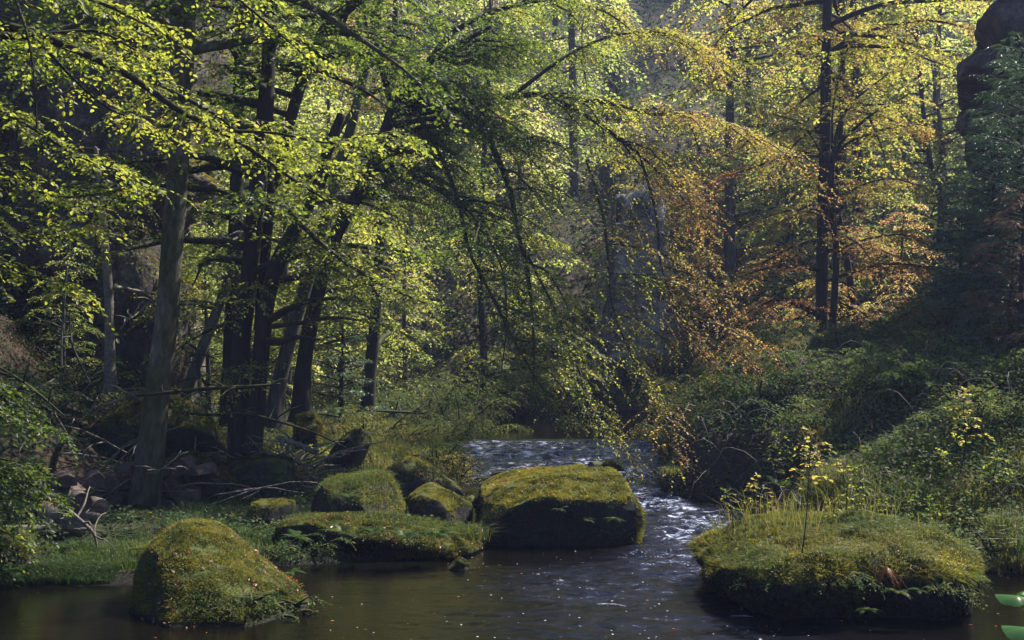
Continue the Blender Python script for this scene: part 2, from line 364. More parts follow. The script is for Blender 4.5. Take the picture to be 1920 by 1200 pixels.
def ground_h(x, y):
    x = np.asarray(x, float); y = np.asarray(y, float)
    d = river_sd(x, y); p = np.stack([x, y, x * 0], -1).reshape(-1, 3)
    n1 = fbm(p * .35, 3, 3).reshape(x.shape); n2 = fbm(p * 1.7, 3, 8).reshape(x.shape)
    R = sm(x - .08 * relu(y - 20), 1.6, 2.8); land = relu(d)
    hl = .10 * sm(land, 0, .3) + .05 * sm(land, .3, 2) + .085 * np.minimum(land, 8) * sm(y, 17, 23) + .55 * relu(-x - 7.2) * sm(y, 14, 19) + .9 * relu(-x - 9.5) * sm(y, 16, 22)
    near = sm(y, 14.5, 19)
    hr = (.22 + .75 * near) * sm(land, 0, .7) + (.25 + .50 * near) * sm(land, .5, 2.4) + .15 * np.minimum(land, 14) + .55 * relu(x - 8.5 - .10 * relu(y - 28)) * (1 - .5 * sm(x, 14, 30))
    h = hl * (1 - R) + hr * R
    hb = .62 * relu(y - 39 - .22 * relu(x - 2)) ; hb = hb * (1 - .12 * sm(hb, 30, 60))
    far = sm(y, 36, 42); h = h * (1 - .4 * far * R) + hb * sm(d, 0, 3)
    h = h + sm(land, .3, 3) * (.35 * n1 * (1 + 2 * sm(y, 38, 70)) + .10 * n2)
    front = sm(y, 8.7, 5.5); h = np.where(y < 9, 1.45 * front * (1 - .0 * n1), h)
    return np.where(d < 0, -.7 * sm(-d, 0, 1.3) - .02, h)
def gz(x, y): return float(ground_h(np.array([x]), np.array([y]))[0])
def G(px, D, dz=0.0):
    """the ground point in pixel column px at distance D"""
    x = (px - 960) / F * D; return np.array([x, D, gz(x, D) + dz])

def grid_mesh(xs, ys, h):
    X, Y = np.meshgrid(xs, ys); Z = h(X, Y); V = np.stack([X, Y, Z], -1).reshape(-1, 3)
    nx = len(xs); i = np.arange(len(ys) - 1)[:, None] * nx; j = np.arange(nx - 1)[None]
    f = np.stack([i + j, i + j + 1, i + nx + j + 1, i + nx + j], -1).reshape(-1, 4)
    return V, f
xs = np.concatenate([np.linspace(-140, -16, 60)[:-1], np.linspace(-16, 14, 230)[:-1], np.linspace(14, 150, 60)])
ys = np.concatenate([np.linspace(-6, 8, 30)[:-1], np.linspace(8, 40, 260)[:-1], np.linspace(40, 190, 150)])
gv, gf = grid_mesh(xs, ys, ground_h)
mb = MB().add(gv, gf, .5, 0, True); GV, GT = tri_arrays(mb)
tag(mb.build('ground', M['earth']), kind='structure')

# ================================================================== WATER
def blob(x, y, cx, cy, rx, ry, rot=0):
    c, s = math.cos(rot), math.sin(rot); u = ((x - cx) * c + (y - cy) * s) / rx; v = (-(x - cx) * s + (y - cy) * c) / ry
    return np.exp(-(u * u + v * v) ** 1.5)
def turb(x, y):
    t = sm(y, 20.0, 22.0) * sm(y, 28.6, 27.2) * 1.0
    t = np.maximum(t, 1.15 * blob(x, y, 2.3, 19.6, .8, 2.4))
    t = np.maximum(t, 1.0 * blob(x, y, 2.75, 16.6, 1.15, 2.8))
    t = np.maximum(t, .85 * blob(x, y, 2.2, 14.2, 1.1, 1.9, .2))
    t = np.maximum(t, .6 * blob(x, y, 1.2, 13.2, 1.7, 1.5, .3))
    t = np.maximum(t, .45 * blob(x, y, 1.4, 11.5, 2.2, 1.7))
    return t
def water_h(X, Y):
    p = np.stack([X * 1.0, Y, X * 0], -1).reshape(-1, 3); t = turb(X, Y)
    a = fbm(p * np.array([1.1, 2.3, 1]), 3, 31).reshape(X.shape); b = (1 - np.abs(fbm(p * np.array([3.2, 6.5, 1]), 3, 41).reshape(X.shape)) * 2)
    c = fbm(p * np.array([9, 15, 1]), 2, 51).reshape(X.shape)
    return .13 * sm(Y, 20.5, 27.5) + t * (.075 * a + .05 * b + .012 * c) + .004 * a
wx = np.concatenate([np.linspace(-32, -9, 30)[:-1], np.linspace(-9, -1.2, 120)[:-1], np.linspace(-1.2, 6, 330)[:-1], np.linspace(6, 32, 70)])
wy = np.concatenate([np.linspace(8.4, 30, 640)[:-1], np.linspace(30, 39, 50)])
wv, wf = grid_mesh(wx, wy, water_h)
mbw = MB().add(wv, wf, 0, 0, True)
water = mbw.build('river_water', None) if False else None
m, nt, out = mat('river_water'); L = nt.links
pb = nt.nodes.new('ShaderNodeBsdfPrincipled'); L.new(pb.outputs[0], out.inputs[0])
geo = nt.nodes.new('ShaderNodeNewGeometry'); at = N(nt, 'ShaderNodeAttribute', attribute_name='turbulence')
mp = nt.nodes.new('ShaderNodeMapping'); mp.inputs['Scale'].default_value = (1, 2.2, 1); mp.inputs['Rotation'].default_value = (0, 0, .12); L.new(geo.outputs['Position'], mp.inputs[0])
n1 = N(nt, 'ShaderNodeTexNoise', Scale=3.0, Detail=8.0, Roughness=.72, Distortion=.6); L.new(mp.outputs[0], n1.inputs['Vector'])
n2 = N(nt, 'ShaderNodeTexNoise', Scale=26.0, Detail=4.0, Roughness=.7); L.new(mp.outputs[0], n2.inputs['Vector'])
n3 = N(nt, 'ShaderNodeTexNoise', Scale=4.5, Detail=5.0, Roughness=.6); L.new(mp.outputs[0], n3.inputs['Vector'])
s = math_(nt, 'ADD', math_(nt, 'MULTIPLY', n1.outputs[0], .75), math_(nt, 'MULTIPLY', n2.outputs[0], .25))
s = math_(nt, 'ADD', s, math_(nt, 'MULTIPLY', at.outputs['Fac'], .175))
fr = ramp(nt, [(.685, g(0)), (.77, g(1))], s)
mc = N(nt, 'ShaderNodeMix', data_type='RGBA'); mc.inputs[6].default_value = (.004, .0035, .0025, 1); mc.inputs[7].default_value = (.34, .38, .50, 1); tb = N(nt, 'ShaderNodeMix', data_type='RGBA'); tb.inputs[6].default_value = (.0035, .003, .0022, 1); tb.inputs[7].default_value = (.034, .042, .095, 1); tr = ramp(nt, [(.42, g(.1)), (.62, g(1))], n1.outputs[0]); L.new(math_(nt, 'MULTIPLY', math_(nt, 'POWER', at.outputs['Fac'], 2.2), tr.outputs[0]), tb.inputs[0]); L.new(tb.outputs[2], mc.inputs[6]); L.new(fr.outputs[0], mc.inputs[0]); L.new(mc.outputs[2], pb.inputs['Base Color'])  # aerated blue; sky reflection and the foam's blue shade also painted into base colour
ro = math_(nt, 'ADD', math_(nt, 'MULTIPLY', fr.outputs[0], .5), .025); L.new(ro, pb.inputs['Roughness']); pb.inputs['IOR'].default_value = 1.333; pb.inputs['Specular Tint'].default_value = (.64, .70, 1, 1)  # specular tint paints the sky's blue into the reflections
bh = math_(nt, 'ADD', math_(nt, 'MULTIPLY', n3.outputs[0], .7), math_(nt, 'MULTIPLY', n2.outputs[0], .12))
bs = math_(nt, 'ADD', math_(nt, 'MULTIPLY', at.outputs['Fac'], .7), .12)
bp = N(nt, 'ShaderNodeBump', Distance=.06); L.new(bs, bp.inputs['Strength']); L.new(bh, bp.inputs['Height']); L.new(bp.outputs[0], pb.inputs['Normal'])
M['water'] = m
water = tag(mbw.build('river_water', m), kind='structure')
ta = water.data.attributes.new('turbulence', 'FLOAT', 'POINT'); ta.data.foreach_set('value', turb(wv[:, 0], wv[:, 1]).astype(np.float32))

# ================================================================== ROCKS
def cube_sphere(n):
    t = np.tan(np.linspace(-math.pi / 4, math.pi / 4, n + 1)); U, W = np.meshgrid(t, t); o = np.ones_like(U); Vs, Fs = [], []
    for k, (a, b, c) in enumerate([(o, U, W), (-o, W, U), (W, o, U), (U, -o, W), (U, W, o), (W, U, -o)]):
        Vs.append(np.stack([a, b, c], -1).reshape(-1, 3)); i = np.arange(n)[:, None] * (n + 1); j = np.arange(n)[None]
        Fs.append(np.stack([i + j, i + j + 1, i + n + 2 + j, i + n + 1 + j], -1).reshape(-1, 4) + k * (n + 1) ** 2)
    V = np.concatenate(Vs); Fc = np.concatenate(Fs); key = np.round(V * 1e5).astype(np.int64)
    _, idx, inv = np.unique(key, axis=0, return_index=True, return_inverse=True); inv = inv.ravel()
    return nrm(V[idx]), inv[Fc]
_cs = {}
def csphere(n):
    if n not in _cs: _cs[n] = cube_sphere(n)
    return _cs[n]
def roughen(V, Fc, c, amp, scale, seed, crack=.5, strata=0):
    d = nrm(V - c)
    a = fbm(V * scale, 5, seed, .55); r = 1 - 2 * np.abs(fbm(V * scale * .8 + 9, 3, seed + 3)); 
    return V + d * (amp * (a + crack * (r - .5) * .6 + .22 * fbm(V * scale * 4.5, 3, seed + 8)) + (strata * amp * fbm(V * np.array([.25, .25, 2.2]) * scale, 4, seed + 9, .7) if strata else 0))[:, None]
def moss_on(mb_rock, n, lo=.05, hi=.55, length=.035, width=.012, tint=(.5, .2), seed=0, noise=1.4, zmin=.03, droop=.0, sc=1.6):
    V, T = tri_arrays(mb_rock); rs = np.random.RandomState(seed + 900)
    def w(c, nr): return sm(nr[:, 2] + noise * .35 * fbm(c * sc, 3, seed + 5), lo, hi) * (c[:, 2] > zmin)
    p, nr = sample(V, T, n, w, rs); mb = MB()
    up = nrm(nr * .8 + np.array([0, 0, .45 - droop]) + rs.randn(n, 3) * .25)
    tt = np.clip(tint[0] + tint[1] * (2.4 * fbm(p * 1.8, 4, seed + 6, .7) + 1.3 * fbm(p * 9, 2, seed + 9) + .35 * rs.randn(n)), 0, 1)
    ln = length * (1 + 1.1 * fbm(p * 7, 2, seed + 7))
    blades(mb, p - nr * .008, up, ln, width, .5, tt, 0, rs)
    return mb
def facets(V, c, half, k, seed, lo=.72, hi=.93):
    """break planes: cut the shape with k random planes so that it has flats and edges"""
    rs = np.random.RandomState(seed + 4000); q = (V - c) / half
    for _ in range(k):
        n = nrm(rs.randn(3) * np.array([1, 1, .8])); h = rs.uniform(lo, hi) * np.percentile(q @ n, 99.5)
        e = q @ n - h; q = q - n * np.maximum(0, e)[:, None] * .93
    return q * half + c
def finish_rock(name, label, mb, m, moss, group=None, cat='boulder'):
    o = tag(mb.build(name, M[m]), label, cat, group)
    if moss is not None: moss.build('moss', M['moss'], o)
    return o
def rock_profile(label, poly, D, dh, n=2.6, lean=0.0, amp=.06, sc=1.6, seed=0, res=44, moss_n=9000, m='rock', name='boulder', mkw={}, group='boulders along the stream', cat='boulder', yoff=0, tilt=0, skew=0, strata=0, nf=16):
    pts = np.array([P(x, y, D) for x, y in poly]); c = pts.mean(0); c[1] = D + dh * .6 + yoff
    th = np.linspace(-math.pi, math.pi, 721); Rr = np.zeros(721); q = pts[:, [0, 2]] - c[[0, 2]]
    for i, t in enumerate(th):
        u = np.array([math.cos(t), math.sin(t)]); best = 0
        for k in range(len(q)):
            a, b = q[k], q[(k + 1) % len(q)]; e = b - a; den = u[0] * e[1] - u[1] * e[0]
            if abs(den) < 1e-9: continue
            s_ = (a[0] * e[1] - a[1] * e[0]) / den; v_ = (a[0] * u[1] - a[1] * u[0]) / den
            if s_ > 0 and -1e-6 <= v_ <= 1 + 1e-6: best = max(best, s_)
        Rr[i] = best
    ker = np.hanning(19 if dh < 2 else 9); ker /= ker.sum(); kh = len(ker) // 2; Rr = np.convolve(np.concatenate([Rr[-kh - 1:-1], Rr, Rr[1:kh + 1]]), ker, 'valid')
    d, Fc = csphere(res); lat = np.hypot(d[:, 0], d[:, 2]); k = (lat ** n + np.abs(d[:, 1]) ** n) ** (-1 / n); t = np.arctan2(d[:, 2], d[:, 0]); R = np.interp(t, th, Rr)
    z = R * np.sin(t) * lat * k
    V = np.stack([c[0] + R * np.cos(t) * lat * k, c[1] + dh * d[:, 1] * k + lean * z + tilt * R * np.cos(t) * lat * k, c[2] + z], -1)
    V[:, 0] += skew * (V[:, 1] - D)
    V = facets(V, c, np.array([np.ptp(V[:, 0]) / 2, dh, np.ptp(V[:, 2]) / 2]), nf if not strata else 0, seed)
    V = roughen(V, Fc, c, amp, sc, seed, .5, strata); mb = MB().add(V, Fc, .5, 0, True)
    return finish_rock(name, label, mb, m, moss_on(mb, moss_n, seed=seed, **mkw) if moss_n else None, group, cat), mb
def rock_block(label, c, half, n=4, taper=0.0, yaw=0, roll=0, pitch=0, amp=.06, sc=1.6, seed=0, res=48, moss_n=9000, m='rock', name='boulder', mkw={}, group='boulders along the stream', cat='boulder', shape=None):
    d, Fc = csphere(res); k = (np.abs(d) ** n).sum(1) ** (-1 / n); V = d * k[:, None]
    s_ = 1 + taper * V[:, 2]; V = V * np.array(half); V[:, 0] *= s_; V[:, 1] *= s_
    if shape: V = shape(V)
    V = facets(V, np.zeros(3), np.array(half), 14, seed, .86, .97)
    cy, sy = math.cos(yaw), math.sin(yaw); cr, sr = math.cos(roll), math.sin(roll); cp, sp = math.cos(pitch), math.sin(pitch)
    V = V @ np.array([[cr, 0, -sr], [0, 1, 0], [sr, 0, cr]]).T @ np.array([[1, 0, 0], [0, cp, -sp], [0, sp, cp]]).T @ np.array([[cy, -sy, 0], [sy, cy, 0], [0, 0, 1]]).T + np.array(c)
    V = roughen(V, Fc, np.array(c), amp, sc, seed); mb = MB().add(V, Fc, .5, 0, True)
    return finish_rock(name, label, mb, m, moss_on(mb, moss_n, seed=seed, **mkw) if moss_n else None, group, cat), mb

ROCKS = {}
_, ROCKS['front'] = rock_profile('large slanting boulder covered in yellow green moss in the left foreground water',
    [(240, 1210), (236, 1100), (240, 1060), (254, 1030), (290, 1012), (338, 1012), (390, 1038), (450, 1080), (505, 1114), (550, 1136), (588, 1160), (575, 1190), (480, 1215)], 12.05, .80, 3.0, .95, .07, 1.8, 1, 64, 70000,
    mkw=dict(length=.03, width=.010, tint=(.55, .30), lo=-.05, hi=.45), yoff=-.05, nf=3)
def blk(V):
    V = V.copy(); u = sm(-V[:, 0], .2, 1.2); V[:, 2] -= u * .22 * (V[:, 2] + .58) / 1.16; V[:, 0] += .10 * fbm(V * np.array([.5, 1.2, 2.0]), 3, 71); V[:, 1] += .12 * fbm(V * np.array([1.3, .3, 1.6]) + 4, 3, 72); return V
# the big dark block in mid-stream: flat mossy top, sheer dark face
_, ROCKS['block'] = rock_block('big flat topped dark block with a sheer face standing in midstream', (.58, 16.85, .22), (1.17, 1.35, .58), 4.6, .04, .06, .03, -.02, .10, 1.3, 2, 80, 52000,
    mkw=dict(length=.04, tint=(.60, .22), lo=.35, hi=.8), shape=blk)
mbx = ROCKS['block']
# moss curtain on its right flank
V_, T_ = tri_arrays(mbx); rs = np.random.RandomState(4)
p_, n_ = sample(V_, T_, 14000, lambda c, nr: sm(nr[:, 0], .55, .9) * (c[:, 2] > .05), rs); mbm = MB()
blades(mbm, p_, nrm(n_ * .7 + [0, 0, -.7]), .07, .012, .2, np.clip(.6 + .3 * fbm(p_ * 4, 2, 3), 0, 1), 0, rs)
mbm.build('hanging_moss', M['moss'], bpy.data.objects['boulder.001'])

def dark_moss(key, parent, n, seed, length=.035, tint=(.22, .22)):
    V, T = tri_arrays(ROCKS[key]); rs = np.random.RandomState(seed)
    p, nr = sample(V, T, n, lambda c, q: sm(q[:, 2], .6, .2) * (q[:, 1] < .4) * (c[:, 2] > .04) * sm(fbm(c * 1.6, 3, seed), -.35, .15), rs); b = MB()
    blades(b, p, nrm(nr * .7 + np.array([0, 0, -.35]) + rs.randn(n, 3) * .3), length, .011, .5, np.clip(tint[0] + tint[1] * (2 * fbm(p * 3, 3, seed + 1) + .4 * rs.randn(n)), 0, 1), 0, rs)
    b.build('moss', M['moss'], parent)
# the undercut island rock on the right
def isl(V):
    z = V[:, 2] / .54; f = 1.0 - .44 * sm(-z, -.5, .8) + .0 * z
    V = V.copy(); V[:, 0] = V[:, 0] * f; V[:, 1] *= f
    wob = fbm(V * np.array([1.3, 1.3, .4]) + 3, 3, 61); V[:, :2] *= (1 + .24 * wob)[:, None]; V[:, 2] += .13 * fbm(V * 1.6, 3, 62) + .13 * (V[:, 2] > 0) * np.exp(-((V[:, 0] - .2) ** 2 + (V[:, 1] - .3) ** 2) * 1.2)
    tip = sm(-V[:, 0], .9, 1.45); V[:, 2] += tip * (.22 * (1 - z)) * .9; V[:, 1] *= 1 - .5 * tip; V[:, 0] -= .16 * tip
    return V
isl_o, ROCKS['island'] = rock_block('wide undercut rock with a grassy cap of moss and saplings in the right foreground', (3.56, 12.95, .03), (1.38, 1.34, .60), 6, .0, .05, 0, .03, .10, 1.5, 3, 80, 60000,
    mkw=dict(length=.05, tint=(.55, .25), lo=.15, hi=.5, width=.011), shape=isl)

R_ = rock_profile
mk = dict(length=.03, tint=(.42, .3), lo=.15, hi=.7)
_, ROCKS['a'] = R_('broad mossy boulder with red berries behind the fern covered ledge', [(562, 1000), (575, 940), (600, 912), (660, 905), (712, 900), (750, 915), (770, 950), (792, 990), (780, 1020), (600, 1020)], 16.2, .7, 2.6, .25, .06, 1.8, 5, 44, 16000, mkw=mk)
_, ROCKS['b'] = R_('long low boulder sloping down to the right behind the rounded mossy one', [(696, 910), (700, 872), (722, 857), (780, 860), (812, 880), (848, 905), (872, 928), (868, 950), (700, 950)], 18.4, .45, 2.6, .2, .05, 2, 6, 40, 12000, mkw=mk)
_, ROCKS['c'] = R_('rounded moss draped boulder beside the dark midstream block', [(764, 1010), (760, 950), (775, 915), (800, 905), (835, 918), (872, 945), (892, 972), (885, 1000), (870, 1020)], 16.4, .55, 2.4, .3, .05, 1.8, 7, 44, 16000, mkw=dict(length=.03, tint=(.55, .25), lo=.05, hi=.5))
_, ROCKS['d'] = R_('tall leaning moss covered stone standing on the left bank', [(603, 905), (612, 860), (640, 820), (668, 803), (690, 812), (692, 835), (676, 870), (655, 905)], 20.5, .4, 2.8, .1, .04, 2, 8, 40, 12000, mkw=dict(length=.035, tint=(.3, .2), lo=-.4, hi=.1))
led_o, ROCKS['ledge'] = R_('low dark ledge with ferns at the water edge left of centre', [(470, 1090), (480, 1010), (540, 985), (610, 975), (700, 985), (790, 1000), (860, 1010), (925, 1020), (935, 1040), (900, 1090)], 14.9, .75, 3.2, .2, .07, 1.8, 9, 60, 26000, mkw=dict(length=.04, tint=(.35, .3), lo=.1, hi=.6))
_, ROCKS['e'] = R_('small rounded stone just breaking the water below the ferny ledge', [(828, 1075), (840, 1058), (862, 1052), (880, 1062), (892, 1076), (860, 1090)], 14.1, .18, 2.4, .1, .02, 4, 10, 24, 3000, mkw=dict(length=.02, tint=(.2, .2)))
_, ROCKS['f'] = R_('small flat mossy stone between the woodpile boulder and the stream', [(452, 985), (455, 955), (475, 943), (520, 941), (546, 948), (548, 975), (530, 990)], 16.9, .35, 3, .2, .03, 2.5, 11, 30, 6000, mkw=dict(length=.025, tint=(.55, .2)))
_, ROCKS['g'] = R_('big dark boulder with a mossy crest right of the split log stack', [(285, 990), (285, 880), (300, 845), (350, 850), (400, 868), (440, 895), (462, 935), (455, 990)], 18.8, .5, 2.6, .15, .07, 1.6, 12, 50, 16000, mkw=dict(length=.04, tint=(.5, .25), lo=.2, hi=.6))
_, ROCKS['h'] = R_('huge peaked boulder with mossy ridge behind the grey beech trunk', [(120, 900), (150, 790), (200, 752), (255, 728), (300, 735), (350, 772), (385, 815), (405, 860), (395, 900), (300, 930)], 21.5, 1.2, 2.3, .2, .10, 1.1, 13, 56, 24000, mkw=dict(length=.045, tint=(.45, .25), lo=.25, hi=.6))
_, ROCKS['i'] = R_('stump shaped mossy stone below the leaning trunk', [(545, 850), (548, 790), (560, 770), (582, 772), (597, 800), (596, 850)], 22, .35, 2.8, .1, .05, 2, 14, 34, 7000, mkw=dict(length=.05, tint=(.6, .2), lo=0, hi=.5))
_, ROCKS['j'] = R_('dark rock under the roots of the many stemmed tree', [(395, 960), (400, 900), (430, 860), (490, 850), (540, 870), (570, 910), (565, 950), (480, 965)], 18.9, .7, 2.5, .2, .12, 1.6, 15, 40, 9000, mkw=dict(length=.03, tint=(.2, .2), lo=.2, hi=.7))
_, ROCKS['k'] = R_('mossy mound on the grassy shore at the left edge', [(-60, 1110), (-60, 1030), (-20, 1012), (20, 1020), (42, 1050), (45, 1100)], 13.4, .5, 2.5, .1, .05, 2, 16, 34, 8000, mkw=dict(length=.05, tint=(.4, .3), lo=0, hi=.5))
_, ROCKS['l'] = R_('mossy stone wedged against the right end of the island rock', [(1800, 1075), (1805, 1030), (1822, 1015), (1838, 1030), (1842, 1075)], 13.7, .3, 2.4, .1, .03, 2.5, 17, 26, 4000, mkw=dict(length=.03, tint=(.4, .2), lo=0, hi=.5))
_, ROCKS['m'] = R_('small purple grey stone next to the midstream block', [(868, 955), (870, 935), (885, 930), (898, 938), (900, 955)], 17.2, .12, 2.2, .1, .02, 4, 18, 18, 0, mkw={})
_, ROCKS['n'] = R_('mossy lump at the foot of the grey beech trunk', [(195, 1000), (205, 965), (240, 955), (290, 965), (300, 1000)], 16.9, .35, 2.4, .1, .06, 2.5, 19, 30, 6000, mkw=dict(length=.04, tint=(.4, .3), lo=0, hi=.5))

dark_moss('island', isl_o, 11000, 81, .04, (.16, .25)); dark_moss('ledge', led_o, 12000, 82); dark_moss('block', bpy.data.objects['boulder.001'], 5000, 83, .03, (.12, .15))
# cliffs
def cliff_stack(label, rows, seed, m='cliff'):
    """sandstone beds one on another, each with its own overhang; rows: left edge px, top py, bottom py, D, right x, depth"""
    mb = MB(); rs = np.random.RandomState(seed); d, Fc = csphere(46)
    for i, (px, yt, yb, D_, xr, dep) in enumerate(rows):
        a, b = P(px, yt, D_), P(px, yb, D_); half = np.array([(xr - a[0]) / 2, dep / 2, (a[2] - b[2]) / 2 * 1.06]); c = np.array([(xr + a[0]) / 2, D_ + dep / 2, (a[2] + b[2]) / 2])
        V = d * ((np.abs(d) ** 7).sum(1) ** (-1 / 7))[:, None] * half
        V = facets(V, np.zeros(3), half, 22, seed + i, .84, .98); V[:, 0] += .40 * V[:, 1]
        V = V + c + np.array([.40 * half[1], 0, 0]); h = min(half[2], .9)
        V = roughen(V, Fc, c, .16 * h + .05, 1.1, seed + i, 1.2, .8); mb.add(V, Fc, .5, 0, True)
    return tag(mb.build('cliff', M[m]), label, 'cliff'), mb
_, ROCKS['cliffR'] = cliff_stack('dark overhanging sandstone cliff at the right edge', [(1820, -60, 75, 25.0, 17, 7), (1797, 70, 150, 24.8, 17, 7), (1790, 145, 238, 24.6, 17, 7), (1806, 232, 268, 24.7, 17, 7), (1838, 262, 335, 24.9, 17, 7), (1822, 328, 372, 24.8, 17, 7), (1806, 366, 450, 24.8, 17, 7),
    (1818, 444, 500, 24.8, 17, 7), (1790, 494, 570, 24.7, 17, 7), (1772, 560, 650, 24.7, 17, 7), (1760, 640, 740, 24.8, 17, 7)], 21)
_, ROCKS['cliffL'] = R_('brown rock wall with overhangs behind the left foliage', [(-300, 800), (-300, 200), (-260, -60), (300, -60), (370, 0), (372, 180), (330, 270), (345, 330), (290, 430), (330, 560), (360, 800)], 26, 2.0, 4, 0, .7, .4, 22, 110, 9000, 'cliff', 'cliff', dict(length=.25, width=.03, lo=.1, hi=.6, tint=(.7, .3), droop=.9), None, 'cliff', strata=.7)
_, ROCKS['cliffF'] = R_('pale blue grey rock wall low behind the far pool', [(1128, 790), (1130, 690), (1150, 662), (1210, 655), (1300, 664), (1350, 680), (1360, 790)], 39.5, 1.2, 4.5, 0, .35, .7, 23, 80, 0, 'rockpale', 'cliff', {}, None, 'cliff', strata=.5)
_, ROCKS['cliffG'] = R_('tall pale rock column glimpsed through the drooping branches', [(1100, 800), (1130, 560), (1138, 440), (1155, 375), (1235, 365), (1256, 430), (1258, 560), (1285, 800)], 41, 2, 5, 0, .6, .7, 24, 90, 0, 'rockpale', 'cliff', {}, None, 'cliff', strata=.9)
_, ROCKS['cliffH'] = R_('dark boulder in deep shade on the far bank', [(840, 800), (850, 720), (870, 672), (920, 662), (985, 680), (1010, 740), (1020, 800)], 38, 1.5, 3, 0, .2, .8, 25, 40, 0, 'rock', 'boulder')
SUN, SKY, EXPO, HAZETOP = 5.0, .065, 1.45, 75
Q = 1.0                             # leaf density
# ================================================================== TREES
def wpath(rows, D=None):
    """rows (px, py, width in px[, D]) -> x,y,z,r"""
    out = []
    for r in rows:
        d = r[3] if len(r) > 3 else D
        p = P(r[0], r[1], d); out.append([p[0], p[1], p[2], r[2] / 2 / F * d])
    return np.array(out)
def tree(name, label, paths, limbs, fol, bark='bark_dark', group=None, lump=.12, flare=.6, seed=1, extra=None, sides=18, cat='tree', nseg=60):
    """paths: trunks (x,y,z,r rows); limbs: bare wood rows that carry the foliage; fol: list of (limbs, kwargs)"""
    base = paths[0][0][:3]; root = empty(name, base, label, cat, group); tb = MB()
    for i, p in enumerate(paths): trunk_tube(tb, p, sides, nseg, lump, 0, seed + i, flare if i == 0 else 0)
    for i, l in enumerate(limbs): trunk_tube(tb, l, 7, 18, .10, 0, seed + 30 + i, 0)
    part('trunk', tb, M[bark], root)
    cb = MB(); n = 0
    for ls, kw in fol:
        kw = dict(kw); lm = kw.pop('m', 'leaf'); n += foliate(cb, ls, **kw)
    if n: part('crown', cb, [M[bark], M[lm]], root)
    return root
def rlimbs(path, n, hlo, hhi, L, r, az=(0, 2 * math.pi), el=(.1, .6), sag=.7, seed=0, k=8, wig=.12, taper=.5):
    rs = np.random.RandomState(seed + 40); c = curve(path, 50); out = []
    for i in range(n):
        f = hlo + (hhi - hlo) * (i + rs.rand()) / n; p = c[int(f * 49)]
        out.append(limb(p[:3], rs.uniform(*az), rs.uniform(*el), rs.uniform(*L) * (1 - taper * (f - hlo) / (1 - hlo + .01)), min(r, p[3] * .6), sag, wig, k, rs))
    return out
PI = math.pi
# --- 1 the grey leaning beech, left foreground
p1 = wpath([(264, 985, 76), (271, 930, 66), (286, 820, 58), (300, 700, 53), (312, 600, 49), (322, 470, 47), (333, 330, 45), (342, 180, 44), (348, 40, 42), (356, -120, 38), (370, -320, 32), (390, -560, 24), (405, -800, 12)], 18)
p1[:, 3] *= .86
l1 = rlimbs(p1, 40, .64, .99, (2.2, 5), .09, seed=1, el=(0, .7))
low1 = [wpath([(322, 515, 12), (350, 500, 9), (390, 512, 5)], 17.9)]
tree('beech_tree', 'thick grey beech trunk leaning right in the left foreground, mossy on its left side', [p1], l1,
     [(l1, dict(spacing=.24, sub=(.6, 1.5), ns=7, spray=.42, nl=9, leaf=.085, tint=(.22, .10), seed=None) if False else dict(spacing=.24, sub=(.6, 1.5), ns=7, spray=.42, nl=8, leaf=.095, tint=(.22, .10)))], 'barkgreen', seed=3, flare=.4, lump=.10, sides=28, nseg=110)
# --- 2 the dark many-stemmed tree
D = 20.2
A = wpath([(448, 915, 66), (449, 840, 52), (449, 740, 46), (452, 650, 42), (462, 560, 38), (472, 460, 37), (482, 340, 35), (496, 220, 36), (505, 90, 32), (510, -60, 28), (520, -300, 18), (525, -520, 8)], D)
A2 = wpath([(474, 850, 42), (484, 740, 36), (491, 640, 36), (502, 560, 35), (522, 490, 34), (548, 440, 31), (572, 395, 28), (598, 345, 28), (612, 290, 24), (640, 215, 18)], D - .15)
A3 = wpath([(486, 620, 26), (494, 520, 24), (502, 430, 23), (512, 360, 24), (530, 290, 20), (548, 210, 24), (578, 120, 26), (612, 52, 26), (655, 14, 22), (720, -30, 16), (800, -90, 9)], D + .25)
A4 = wpath([(505, 600, 16), (540, 580, 13), (575, 565, 10), (620, 560, 6), (680, 565, 3)], D - .3)
A5 = wpath([(500, 640, 18), (530, 640, 14), (560, 632, 9), (600, 637, 4)], D - .4)
A6 = wpath([(463, 430, 14), (440, 412, 12), (410, 402, 8), (385, 396, 5)], D - .3)
A7 = wpath([(525, 525, 14), (555, 520, 12), (580, 505, 9), (612, 495, 5)], D - .3)
A8 = wpath([(505, 290, 12), (512, 360, 11), (550, 405, 10), (600, 455, 9), (660, 500, 8), (720, 535, 6), (800, 570, 3)], D - 1.2)
A9 = wpath([(510, 612, 10), (560, 606, 8), (620, 596, 7), (670, 600, 5), (720, 612, 3)], D - .4)
for q_ in (A, A2, A3): q_[:, 3] *= .85
l2 = rlimbs(A, 24, .40, .98, (2, 4.5), .08, seed=2, el=(0, .6)) + rlimbs(A3, 14, .5, 1, (1.8, 3.6), .06, seed=22, el=(-.1, .5))
l2b = rlimbs(A2, 4, .45, 1, (1.2, 2.4), .035, az=(-1.2, .9), el=(-.15, .25), seed=23)
l2c = rlimbs(A, 4, .22, .5, (1.2, 2.4), .03, az=(-2.2, .2), el=(-.1, .3), seed=24) 
tree('many_stemmed_tree', 'black silhouetted tree of several fused stems fanning right, left of centre', [A, A2, A3], l2 + l2b + l2c + [A4, A5, A6, A7, A8, A9],
     [(l2, dict(spacing=.26, sub=(.5, 1.4), ns=6, spray=.42, nl=9, leaf=.075, tint=(.28, .12))),
      (l2b + l2c + [A4, A6, A7, A9, A8], dict(spacing=.16, sub=(.4, .9), ns=6, spray=.32, nl=8, leaf=.065, tint=(.40, .12)))], 'bark_dark', seed=8, flare=.3, lump=.16, sides=22, nseg=90)
